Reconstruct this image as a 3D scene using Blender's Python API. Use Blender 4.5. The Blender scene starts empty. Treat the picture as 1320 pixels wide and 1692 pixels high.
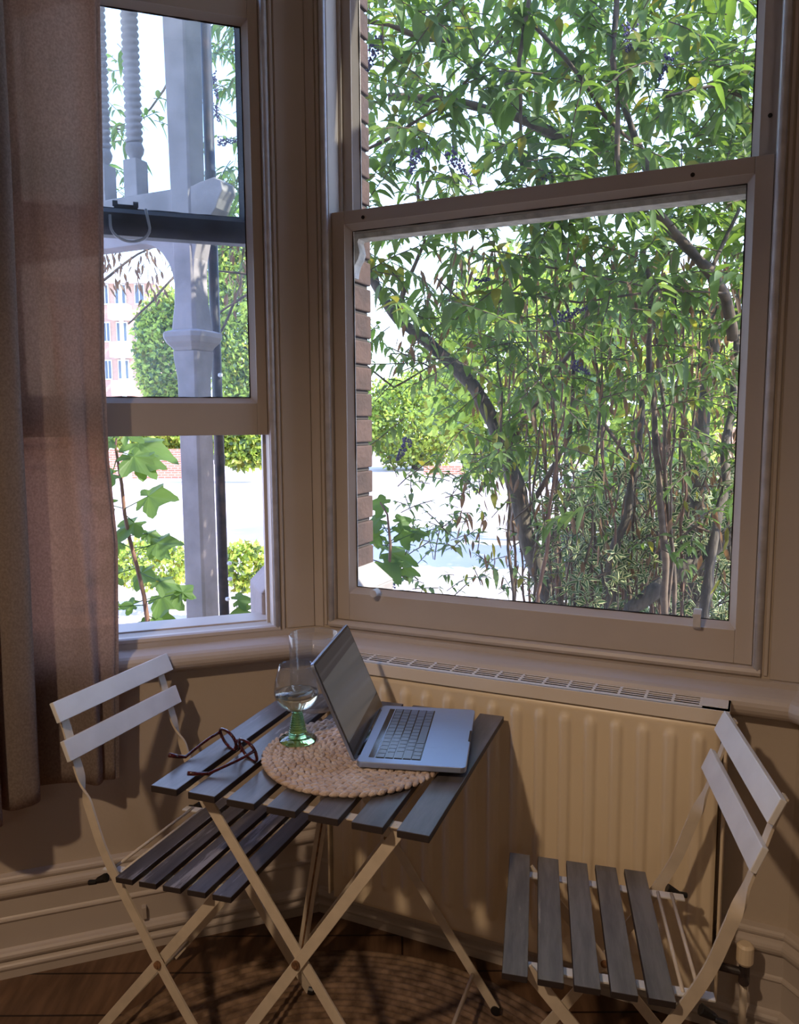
import bpy, bmesh, math, random
from mathutils import Vector, Matrix, noise
random.seed(7)
C = bpy.context.scene.collection
PI = math.pi

# ------------------------------------------------------------------ camera, sky, sun, lamps, exposure
F_PX, PITCH, ROLL, CAM_H = 1299.37, 0.1141, -0.0063, 1.3633
W_PX, H_PX = 1320, 1692
fwd = Vector((0, math.cos(PITCH), -math.sin(PITCH)))
rgt0 = Vector((1, 0, 0)); up0 = rgt0.cross(fwd)
rgt = math.cos(ROLL)*rgt0 + math.sin(ROLL)*up0
upv = -math.sin(ROLL)*rgt0 + math.cos(ROLL)*up0
CAM = Vector((0, 0, CAM_H))
cd = bpy.data.cameras.new('camera'); cam = bpy.data.objects.new('camera', cd); C.objects.link(cam)
cd.sensor_fit = 'VERTICAL'; cd.sensor_height = 24.0; cd.lens = 24.0*F_PX/H_PX
cd.clip_start = 0.02; cd.clip_end = 500
m = Matrix.Identity(4)
for i in range(3):
    m[i][0] = rgt[i]; m[i][1] = upv[i]; m[i][2] = -fwd[i]; m[i][3] = CAM[i]
cam.matrix_world = m
bpy.context.scene.camera = cam
vs = bpy.context.scene.view_settings
vs.view_transform = 'Standard'; vs.look = 'None'; vs.gamma = 1.0; vs.use_curve_mapping = False
vs.exposure = 0.0

def at(px, py, Y):
    """world point on the pixel's ray at depth Y in front of the camera"""
    d = rgt*((px-660)/F_PX) - upv*((py-846)/F_PX) + fwd
    return CAM + d*(Y/d.y)

world = bpy.data.worlds.new('sky'); bpy.context.scene.world = world; world.use_nodes = True
nt = world.node_tree; nt.nodes.clear()
out = nt.nodes.new('ShaderNodeOutputWorld'); bg = nt.nodes.new('ShaderNodeBackground')
tc = nt.nodes.new('ShaderNodeTexCoord'); sep = nt.nodes.new('ShaderNodeSeparateXYZ'); rmp = nt.nodes.new('ShaderNodeValToRGB')
nt.links.new(tc.outputs['Generated'], sep.inputs[0]); nt.links.new(sep.outputs['Z'], rmp.inputs[0])
rmp.color_ramp.elements[0].position = 0.0; rmp.color_ramp.elements[0].color = (0.74, 0.84, 1.0, 1)
rmp.color_ramp.elements[1].position = 0.75; rmp.color_ramp.elements[1].color = (0.26, 0.42, 1.0, 1)
e = rmp.color_ramp.elements.new(0.3); e.color = (0.46, 0.62, 1.0, 1)
nt.links.new(rmp.outputs[0], bg.inputs[0]); nt.links.new(bg.outputs[0], out.inputs[0])
bg.inputs[1].default_value = 5.0

sd = bpy.data.lights.new('sun', 'SUN'); sun = bpy.data.objects.new('sun', sd); C.objects.link(sun)
sd.energy = 12.0; sd.angle = math.radians(0.6); sd.color = (1.0, 0.93, 0.82)
sun_from = Vector((0.95, -0.30, 0.95)).normalized()
sun.rotation_euler = sun_from.to_track_quat('Z', 'Y').to_euler(); sun.location = (8, 6, 12)

def lamp(name, kind, loc, power, color, size):
    d = bpy.data.lights.new(name, kind); o = bpy.data.objects.new(name, d); C.objects.link(o)
    o.location = loc; d.energy = power; d.color = color
    if kind in ('POINT', 'SPOT'): d.shadow_soft_size = size
    else: d.size = size
    return o
cl_ = lamp('ceiling_lamp', 'SPOT', (-0.95, -0.20, 2.42), 92.0, (1.0, 0.73, 0.50), 0.05)   # pendant with an opaque shade
cl_.data.spot_size = math.radians(152); cl_.data.spot_blend = 0.55; cl_.data.shadow_soft_size = 0.045
lamp('fill_lamp', 'POINT', (0.05, -2.3, 2.1), 9.0, (1.0, 0.82, 0.68), 0.15)  # unseen lamp added behind the camera as soft fill

# ------------------------------------------------------------------ materials
def mat(name, base, rough=0.6, metal=0.0, spec=0.5, noise_scale=None, noise_amt=0.12, bump=0.0, bump_scale=40, stretch=None, base2=None, coat=0.0):
    m = bpy.data.materials.new(name); m.use_nodes = True; nt = m.node_tree
    b = nt.nodes['Principled BSDF']
    b.inputs['Base Color'].default_value = (*base, 1); b.inputs['Roughness'].default_value = rough
    b.inputs['Metallic'].default_value = metal; b.inputs['Specular IOR Level'].default_value = spec
    if coat: b.inputs['Coat Weight'].default_value = coat
    if noise_scale or bump:
        tc = nt.nodes.new('ShaderNodeTexCoord'); mp = nt.nodes.new('ShaderNodeMapping')
        nt.links.new(tc.outputs['Object'], mp.inputs[0])
        if stretch: mp.inputs['Scale'].default_value = stretch
    if noise_scale:
        n = nt.nodes.new('ShaderNodeTexNoise'); n.inputs['Scale'].default_value = noise_scale; n.inputs['Detail'].default_value = 6
        nt.links.new(mp.outputs[0], n.inputs['Vector'])
        r = nt.nodes.new('ShaderNodeValToRGB')
        b2 = base2 if base2 else tuple(max(0, c*(1-noise_amt*2)) for c in base)
        r.color_ramp.elements[0].position = 0.32; r.color_ramp.elements[0].color = (*b2, 1)
        r.color_ramp.elements[1].position = 0.62; r.color_ramp.elements[1].color = (*base, 1)
        nt.links.new(n.outputs[0], r.inputs[0]); nt.links.new(r.outputs[0], b.inputs['Base Color'])
    if bump:
        n2 = nt.nodes.new('ShaderNodeTexNoise'); n2.inputs['Scale'].default_value = bump_scale; n2.inputs['Detail'].default_value = 4
        nt.links.new(mp.outputs[0], n2.inputs['Vector'])
        bp = nt.nodes.new('ShaderNodeBump'); bp.inputs['Strength'].default_value = bump; bp.inputs['Distance'].default_value = 0.01
        nt.links.new(n2.outputs[0], bp.inputs['Height']); nt.links.new(bp.outputs[0], b.inputs['Normal'])
    return m

def glass(name, color=(1, 1, 1), ior=1.45, rough=0.0):
    m = bpy.data.materials.new(name); m.use_nodes = True
    b = m.node_tree.nodes['Principled BSDF']
    b.inputs['Base Color'].default_value = (*color, 1); b.inputs['Roughness'].default_value = rough
    b.inputs['Transmission Weight'].default_value = 1.0; b.inputs['IOR'].default_value = ior
    return m

def pane_mat(name, tint=(0.96, 0.98, 0.97), dirt=0.03, ior=1.35):
    m = bpy.data.materials.new(name); m.use_nodes = True; nt = m.node_tree; nt.nodes.clear()
    o = nt.nodes.new('ShaderNodeOutputMaterial'); t = nt.nodes.new('ShaderNodeBsdfTransparent'); g = nt.nodes.new('ShaderNodeBsdfGlossy')
    tr = nt.nodes.new('ShaderNodeBsdfTranslucent'); m1 = nt.nodes.new('ShaderNodeMixShader'); m2 = nt.nodes.new('ShaderNodeMixShader')
    t.inputs[0].default_value = (*tint, 1); g.inputs['Roughness'].default_value = 0.02
    tr.inputs[0].default_value = (0.8, 0.88, 1.0, 1)
    lw = nt.nodes.new('ShaderNodeLayerWeight'); lw.inputs[0].default_value = 0.5
    pw = nt.nodes.new('ShaderNodeMath'); pw.operation = 'POWER'; pw.inputs[1].default_value = 4.0
    ma = nt.nodes.new('ShaderNodeMath'); ma.operation = 'MULTIPLY_ADD'; ma.inputs[1].default_value = 0.75; ma.inputs[2].default_value = (ior-1)**2/(ior+1)**2
    nt.links.new(lw.outputs['Facing'], pw.inputs[0]); nt.links.new(pw.outputs[0], ma.inputs[0]); nt.links.new(ma.outputs[0], m1.inputs[0])
    nt.links.new(t.outputs[0], m1.inputs[1]); nt.links.new(g.outputs[0], m1.inputs[2])
    tc = nt.nodes.new('ShaderNodeTexCoord'); n = nt.nodes.new('ShaderNodeTexNoise'); n.inputs['Scale'].default_value = 5; n.inputs['Detail'].default_value = 8
    mr = nt.nodes.new('ShaderNodeMapRange'); mr.inputs[1].default_value = 0.35; mr.inputs[2].default_value = 0.75
    mr.inputs[3].default_value = dirt*0.5; mr.inputs[4].default_value = dirt*1.7
    nt.links.new(tc.outputs['Object'], n.inputs['Vector']); nt.links.new(n.outputs[0], mr.inputs[0]); nt.links.new(mr.outputs[0], m2.inputs[0])
    nt.links.new(m1.outputs[0], m2.inputs[1]); nt.links.new(tr.outputs[0], m2.inputs[2])
    nt.links.new(m2.outputs[0], o.inputs[0])
    return m

def leaf_mat(name, col, trans_col, trans=0.45, rough=0.5, edge=None, var=0.25):
    m = bpy.data.materials.new(name); m.use_nodes = True; nt = m.node_tree; nt.nodes.clear()
    o = nt.nodes.new('ShaderNodeOutputMaterial'); p = nt.nodes.new('ShaderNodeBsdfPrincipled'); tr = nt.nodes.new('ShaderNodeBsdfTranslucent')
    mx = nt.nodes.new('ShaderNodeMixShader'); mx.inputs[0].default_value = trans
    p.inputs['Roughness'].default_value = rough; p.inputs['Specular IOR Level'].default_value = 0.35
    tc = nt.nodes.new('ShaderNodeTexCoord')
    n = nt.nodes.new('ShaderNodeTexNoise'); n.inputs['Scale'].default_value = 9; n.inputs['Detail'].default_value = 2
    nt.links.new(tc.outputs['Object'], n.inputs['Vector'])
    def ramp(c):
        r = nt.nodes.new('ShaderNodeValToRGB')
        r.color_ramp.elements[0].position = 0.35; r.color_ramp.elements[0].color = (*[x*(1-var) for x in c], 1)
        r.color_ramp.elements[1].position = 0.65; r.color_ramp.elements[1].color = (*[min(1, x*(1+var)) for x in c], 1)
        nt.links.new(n.outputs[0], r.inputs[0]); return r
    r1 = ramp(col); r2 = ramp(trans_col); c1, c2 = r1.outputs[0], r2.outputs[0]
    if edge:
        uv = nt.nodes.new('ShaderNodeSeparateXYZ'); nt.links.new(tc.outputs['UV'], uv.inputs[0])
        gt = nt.nodes.new('ShaderNodeMath'); gt.operation = 'GREATER_THAN'; gt.inputs[1].default_value = 0.55
        nt.links.new(uv.outputs[0], gt.inputs[0])
        for k, cc in ((0, c1), (1, c2)):
            mm = nt.nodes.new('ShaderNodeMixRGB'); mm.inputs[2].default_value = (*edge, 1)
            nt.links.new(gt.outputs[0], mm.inputs[0]); nt.links.new(cc, mm.inputs[1])
            if k == 0: c1 = mm.outputs[0]
            else: c2 = mm.outputs[0]
    nt.links.new(c1, p.inputs['Base Color']); nt.links.new(c2, tr.inputs[0])
    nt.links.new(p.outputs[0], mx.inputs[1]); nt.links.new(tr.outputs[0], mx.inputs[2]); nt.links.new(mx.outputs[0], o.inputs[0])
    return m

M = {}
M['wall'] = mat('painted_plaster', (0.50, 0.42, 0.335), 0.7, noise_scale=2.2, noise_amt=0.05, bump=0.08, bump_scale=60)
M['wood'] = mat('painted_woodwork', (0.52, 0.45, 0.39), 0.42, noise_scale=3.5, noise_amt=0.05, bump=0.05, bump_scale=30)
M['bead'] = mat('worn_pale_bead', (0.66, 0.63, 0.62), 0.4, noise_scale=25, noise_amt=0.12)
M['putty'] = mat('weathered_putty', (0.66, 0.62, 0.58), 0.8, noise_scale=30, noise_amt=0.2, bump=0.3, bump_scale=90)
M['backlit_sash'] = mat('backlit_sash_shade', (0.06, 0.055, 0.055), 0.5, noise_scale=20, noise_amt=0.2)  # near-black colour stands for the shade of the backlit sash
M['gap'] = mat('dark_gap', (0.02, 0.015, 0.012), 0.9)
M['floor'] = None
M['ceil'] = mat('ceiling_white', (0.7, 0.66, 0.6), 0.9)
M['rad'] = mat('radiator_enamel', (0.80, 0.67, 0.48), 0.33, noise_scale=3, noise_amt=0.03)
M['radtop'] = mat('radiator_grille_enamel', (0.78, 0.70, 0.60), 0.35)
M['steel'] = mat('cream_painted_steel', (0.66, 0.57, 0.45), 0.4, noise_scale=30, noise_amt=0.06)
M['rust'] = mat('rusty_bolt', (0.30, 0.15, 0.07), 0.7, noise_scale=80, noise_amt=0.3)
M['black'] = mat('black_plastic', (0.012, 0.012, 0.013), 0.4)
M['white'] = mat('white_painted_slat', (0.74, 0.73, 0.72), 0.42, noise_scale=14, noise_amt=0.05, bump=0.05, bump_scale=50)
M['alu'] = mat('laptop_aluminium', (0.40, 0.48, 0.66), 0.34, metal=0.8)  # blue of the reflected sky is tinted into the metal
M['key'] = mat('laptop_key', (0.10, 0.14, 0.21), 0.22, spec=0.9)  # key colour carries the sky's blue reflection
M['bezel'] = mat('laptop_bezel', (0.012, 0.012, 0.014), 0.12)
M['glassclear'] = pane_mat('thin_clear_glass', (0.97, 0.98, 0.98), 0.012, 1.5)
M['glassgreen'] = glass('green_glass', (0.42, 0.75, 0.30), 1.48)
M['wine'] = glass('white_wine', (0.96, 0.94, 0.70), 1.34)
M['frame'] = mat('tortoiseshell_red_acetate', (0.085, 0.012, 0.016), 0.16, noise_scale=90, base2=(0.018, 0.004, 0.005), coat=0.5)
M['lens'] = pane_mat('spectacle_lens', (0.93, 0.95, 0.96), 0.02)
M['pane'] = pane_mat('window_glass', (0.95, 0.98, 0.96), 0.010)
M['pane2'] = pane_mat('dusty_window_glass', (0.90, 0.95, 0.97), 0.030)
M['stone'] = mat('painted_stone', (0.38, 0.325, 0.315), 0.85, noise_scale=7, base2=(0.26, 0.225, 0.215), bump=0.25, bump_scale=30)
M['pipe'] = mat('black_iron_pipe', (0.018, 0.017, 0.020), 0.45, noise_scale=20, base2=(0.06, 0.04, 0.035))
M['bark'] = mat('rough_bark', (0.15, 0.12, 0.095), 0.95, noise_scale=30, base2=(0.06, 0.048, 0.038), bump=0.9, bump_scale=45, stretch=(1, 1, 0.3))
M['twig'] = mat('twig_bark', (0.17, 0.115, 0.08), 0.9, noise_scale=20, base2=(0.06, 0.042, 0.03))
M['redstem'] = mat('reddish_sapling_stem', (0.19, 0.10, 0.065), 0.7)
M['flower'] = mat('lilac_blossom', (0.16, 0.12, 0.26), 0.8, noise_scale=150, base2=(0.06, 0.04, 0.09))
M['road'] = mat('pale_tarmac', (0.62, 0.50, 0.48), 0.9, noise_scale=1.5, base2=(0.55, 0.45, 0.43))
M['earth'] = mat('garden_soil', (0.30, 0.25, 0.19), 0.95, noise_scale=6, base2=(0.18, 0.15, 0.11))
M['leafA'] = leaf_mat('green_leaf', (0.075, 0.125, 0.038), (0.22, 0.34, 0.04), 0.44)
M['leafB'] = leaf_mat('grey_green_leaf', (0.11, 0.16, 0.07), (0.24, 0.33, 0.07), 0.42)
M['leafY'] = leaf_mat('yellowing_leaf', (0.17, 0.17, 0.03), (0.34, 0.30, 0.03), 0.5)
M['leafD'] = leaf_mat('dry_brown_leaf', (0.17, 0.10, 0.06), (0.28, 0.14, 0.06), 0.35)
M['leafV'] = leaf_mat('variegated_leaf', (0.045, 0.09, 0.035), (0.08, 0.15, 0.03), 0.35, edge=(0.50, 0.49, 0.25))
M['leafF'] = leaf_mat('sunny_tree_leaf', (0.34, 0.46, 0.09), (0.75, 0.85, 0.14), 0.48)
M['leafS'] = leaf_mat('sycamore_leaf', (0.09, 0.16, 0.045), (0.20, 0.33, 0.05), 0.5, var=0.12)

def wood_slat(name, dark, pale, worn, sc, worn_pos, rough=0.38):
    m = bpy.data.materials.new(name); m.use_nodes = True; nt = m.node_tree; b = nt.nodes['Principled BSDF']
    tc = nt.nodes.new('ShaderNodeTexCoord'); mp = nt.nodes.new('ShaderNodeMapping'); mp.inputs['Scale'].default_value = sc
    oi = nt.nodes.new('ShaderNodeObjectInfo'); ad = nt.nodes.new('ShaderNodeVectorMath'); ad.operation = 'ADD'
    mu = nt.nodes.new('ShaderNodeMath'); mu.operation = 'MULTIPLY'; mu.inputs[1].default_value = 13.0
    nt.links.new(oi.outputs['Random'], mu.inputs[0])
    nt.links.new(tc.outputs['Object'], ad.inputs[0]); nt.links.new(mu.outputs[0], ad.inputs[1]); nt.links.new(ad.outputs[0], mp.inputs[0])
    n = nt.nodes.new('ShaderNodeTexNoise'); n.inputs['Scale'].default_value = 6; n.inputs['Detail'].default_value = 7; n.inputs['Roughness'].default_value = 0.65
    nt.links.new(mp.outputs[0], n.inputs['Vector'])
    r = nt.nodes.new('ShaderNodeValToRGB')
    r.color_ramp.elements[0].position = 0.35; r.color_ramp.elements[0].color = (*dark, 1)
    r.color_ramp.elements[1].position = 0.60; r.color_ramp.elements[1].color = (*pale, 1)
    nt.links.new(n.outputs[0], r.inputs[0])
    n2 = nt.nodes.new('ShaderNodeTexNoise'); n2.inputs['Scale'].default_value = 2.3; n2.inputs['Detail'].default_value = 9; n2.inputs['Roughness'].default_value = 0.7
    nt.links.new(mp.outputs[0], n2.inputs['Vector'])
    r2 = nt.nodes.new('ShaderNodeValToRGB'); r2.color_ramp.elements[0].position = worn_pos; r2.color_ramp.elements[0].color = (0, 0, 0, 1)
    r2.color_ramp.elements[1].position = worn_pos+0.06; r2.color_ramp.elements[1].color = (1, 1, 1, 1)
    nt.links.new(n2.outputs[0], r2.inputs[0])
    mx = nt.nodes.new('ShaderNodeMixRGB'); mx.inputs[2].default_value = (*worn, 1)
    nt.links.new(r2.outputs[0], mx.inputs[0]); nt.links.new(r.outputs[0], mx.inputs[1]); nt.links.new(mx.outputs[0], b.inputs['Base Color'])
    bp = nt.nodes.new('ShaderNodeBump'); bp.inputs['Strength'].default_value = 0.25; bp.inputs['Distance'].default_value = 0.002
    nt.links.new(n.outputs[0], bp.inputs['Height']); nt.links.new(bp.outputs[0], b.inputs['Normal'])
    b.inputs['Roughness'].default_value = rough; b.inputs['Specular IOR Level'].default_value = 0.85
    return m
M['slat'] = wood_slat('stained_table_slat', (0.050, 0.045, 0.047), (0.115, 0.105, 0.11), (0.36, 0.36, 0.38), (6, 0.8, 6), 0.61, 0.34)
M['seatL'] = wood_slat('worn_seat_slat', (0.045, 0.040, 0.042), (0.10, 0.092, 0.095), (0.34, 0.33, 0.36), (0.9, 7, 7), 0.52, 0.4)
M['seatR'] = wood_slat('grey_seat_slat', (0.085, 0.078, 0.070), (0.17, 0.16, 0.145), (0.34, 0.31, 0.27), (0.9, 7, 7), 0.63, 0.5)
M['slatedge'] = mat('dark_slat_end', (0.03, 0.022, 0.022), 0.6)

def brick_mat(name, c1, c2, mortar, scale=1.0):
    m = bpy.data.materials.new(name); m.use_nodes = True; nt = m.node_tree; b = nt.nodes['Principled BSDF']
    tc = nt.nodes.new('ShaderNodeTexCoord'); mp = nt.nodes.new('ShaderNodeMapping'); mp.inputs['Rotation'].default_value = (PI/2, 0, 0)
    br = nt.nodes.new('ShaderNodeTexBrick'); br.inputs['Color1'].default_value = (*c1, 1); br.inputs['Color2'].default_value = (*c2, 1)
    br.inputs['Mortar'].default_value = (*mortar, 1); br.inputs['Scale'].default_value = scale
    br.inputs['Brick Width'].default_value = 0.225; br.inputs['Row Height'].default_value = 0.075; br.inputs['Mortar Size'].default_value = 0.008
    nt.links.new(tc.outputs['Object'], mp.inputs[0]); nt.links.new(mp.outputs[0], br.inputs[0]); nt.links.new(br.outputs[0], b.inputs['Base Color'])
    b.inputs['Roughness'].default_value = 0.9
    return m
M['brick'] = mat('dark_red_brick', (0.085, 0.048, 0.040), 0.92, noise_scale=12, base2=(0.05, 0.03, 0.027), bump=0.4, bump_scale=60)
M['mortar'] = mat('mortar', (0.07, 0.055, 0.05), 0.95)
M['brickwall'] = brick_mat('garden_wall_brick', (0.50, 0.20, 0.12), (0.40, 0.15, 0.10), (0.55, 0.48, 0.42))
M['brickfar'] = brick_mat('far_orange_brick', (0.60, 0.33, 0.21), (0.54, 0.29, 0.18), (0.55, 0.45, 0.38))
M['render'] = mat('pale_render', (0.75, 0.72, 0.68), 0.9)
M['farglass'] = mat('far_window_glass', (0.10, 0.13, 0.16), 0.1)
M['lamppost'] = mat('galvanised_post', (0.70, 0.72, 0.76), 0.4)

# floor boards
def floor_mat():
    m = bpy.data.materials.new('dark_floorboards'); m.use_nodes = True; nt = m.node_tree; b = nt.nodes['Principled BSDF']
    tc = nt.nodes.new('ShaderNodeTexCoord'); mp = nt.nodes.new('ShaderNodeMapping'); mp.inputs['Scale'].default_value = (9, 1.2, 1)
    nt.links.new(tc.outputs['Object'], mp.inputs[0])
    n = nt.nodes.new('ShaderNodeTexNoise'); n.inputs['Scale'].default_value = 4; n.inputs['Detail'].default_value = 8
    nt.links.new(mp.outputs[0], n.inputs['Vector'])
    r = nt.nodes.new('ShaderNodeValToRGB'); r.color_ramp.elements[0].color = (0.08, 0.040, 0.020, 1); r.color_ramp.elements[1].color = (0.21, 0.115, 0.062, 1)
    r.color_ramp.elements[0].position = 0.3; r.color_ramp.elements[1].position = 0.7
    nt.links.new(n.outputs[0], r.inputs[0])
    br = nt.nodes.new('ShaderNodeTexBrick'); br.inputs['Scale'].default_value = 1.0; br.inputs['Brick Width'].default_value = 2.4
    br.inputs['Row Height'].default_value = 0.14; br.inputs['Mortar Size'].default_value = 0.003
    br.inputs['Color1'].default_value = (1, 1, 1, 1); br.inputs['Color2'].default_value = (0.8, 0.8, 0.8, 1); br.inputs['Mortar'].default_value = (0.15, 0.12, 0.1, 1)
    nt.links.new(tc.outputs['Object'], br.inputs[0])
    mx = nt.nodes.new('ShaderNodeMixRGB'); mx.blend_type = 'MULTIPLY'; mx.inputs[0].default_value = 1
    nt.links.new(r.outputs[0], mx.inputs[1]); nt.links.new(br.outputs[0], mx.inputs[2]); nt.links.new(mx.outputs[0], b.inputs['Base Color'])
    b.inputs['Roughness'].default_value = 0.45
    return m
M['floor'] = floor_mat()

def rug_mat():
    m = bpy.data.materials.new('braided_jute'); m.use_nodes = True; nt = m.node_tree; b = nt.nodes['Principled BSDF']
    tc = nt.nodes.new('ShaderNodeTexCoord'); n = nt.nodes.new('ShaderNodeTexNoise'); n.inputs['Scale'].default_value = 30; n.inputs['Detail'].default_value = 6
    nt.links.new(tc.outputs['Object'], n.inputs['Vector'])
    r = nt.nodes.new('ShaderNodeValToRGB'); r.color_ramp.elements[0].color = (0.10, 0.058, 0.032, 1); r.color_ramp.elements[1].color = (0.31, 0.20, 0.12, 1)
    r.color_ramp.elements[0].position = 0.35; r.color_ramp.elements[1].position = 0.7
    nt.links.new(n.outputs[0], r.inputs[0]); nt.links.new(r.outputs[0], b.inputs['Base Color']); b.inputs['Roughness'].default_value = 0.95
    return m
M['rug'] = rug_mat()
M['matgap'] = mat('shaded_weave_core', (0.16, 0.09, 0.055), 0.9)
M['mat1'] = mat('woven_water_hyacinth', (0.66, 0.54, 0.46), 0.65, noise_scale=28, base2=(0.48, 0.35, 0.27), bump=0.5, bump_scale=220)

def curtain_mat():
    m = bpy.data.materials.new('linen_curtain'); m.use_nodes = True; nt = m.node_tree; nt.nodes.clear()
    o = nt.nodes.new('ShaderNodeOutputMaterial'); d = nt.nodes.new('ShaderNodeBsdfDiffuse'); tr = nt.nodes.new('ShaderNodeBsdfTranslucent'); tp = nt.nodes.new('ShaderNodeBsdfTransparent')
    tc = nt.nodes.new('ShaderNodeTexCoord'); n = nt.nodes.new('ShaderNodeTexNoise'); n.inputs['Scale'].default_value = 240; n.inputs['Detail'].default_value = 2
    mp = nt.nodes.new('ShaderNodeMapping'); mp.inputs['Scale'].default_value = (1, 1, 0.8)
    nt.links.new(tc.outputs['Object'], mp.inputs[0]); nt.links.new(mp.outputs[0], n.inputs['Vector'])
    def rr(a, bb):
        r = nt.nodes.new('ShaderNodeValToRGB'); r.color_ramp.elements[0].color = (*a, 1); r.color_ramp.elements[1].color = (*bb, 1)
        r.color_ramp.elements[0].position = 0.3; r.color_ramp.elements[1].position = 0.7
        nt.links.new(n.outputs[0], r.inputs[0]); return r.outputs[0]
    nt.links.new(rr((0.30, 0.26, 0.24), (0.40, 0.35, 0.31)), d.inputs[0])
    nt.links.new(rr((0.46, 0.31, 0.25), (0.66, 0.46, 0.37)), tr.inputs[0])
    m1 = nt.nodes.new('ShaderNodeMixShader'); m1.inputs[0].default_value = 0.52
    m2 = nt.nodes.new('ShaderNodeMixShader'); m2.inputs[0].default_value = 0.11
    tp.inputs[0].default_value = (1.0, 0.75, 0.6, 1)
    nt.links.new(d.outputs[0], m1.inputs[1]); nt.links.new(tr.outputs[0], m1.inputs[2])
    nt.links.new(m1.outputs[0], m2.inputs[1]); nt.links.new(tp.outputs[0], m2.inputs[2]); nt.links.new(m2.outputs[0], o.inputs[0])
    return m
M['curtain'] = curtain_mat()

def screen_mat():
    m = bpy.data.materials.new('dim_screen'); m.use_nodes = True; nt = m.node_tree; b = nt.nodes['Principled BSDF']
    tc = nt.nodes.new('ShaderNodeTexCoord'); s = nt.nodes.new('ShaderNodeSeparateXYZ'); nt.links.new(tc.outputs['UV'], s.inputs[0])
    r = nt.nodes.new('ShaderNodeValToRGB'); r.color_ramp.interpolation = 'CONSTANT'
    els = [(0.0, (0.010, 0.010, 0.013)), (0.10, (0.062, 0.064, 0.068)), (0.80, (0.022, 0.023, 0.027)), (0.86, (0.035, 0.036, 0.04)), (0.89, (0.018, 0.019, 0.022))]
    r.color_ramp.elements[0].position = 0; r.color_ramp.elements[0].color = (*els[0][1], 1)
    r.color_ramp.elements[1].position = els[1][0]; r.color_ramp.elements[1].color = (*els[1][1], 1)
    for p_, c_ in els[2:]:
        e = r.color_ramp.elements.new(p_); e.color = (*c_, 1)
    nt.links.new(s.outputs[1], r.inputs[0]); nt.links.new(r.outputs[0], b.inputs['Emission Color']); b.inputs['Emission Strength'].default_value = 0.8
    b.inputs['Base Color'].default_value = (0.01, 0.01, 0.012, 1); b.inputs['Roughness'].default_value = 0.15
    return m
M['screen'] = screen_mat()

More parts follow.
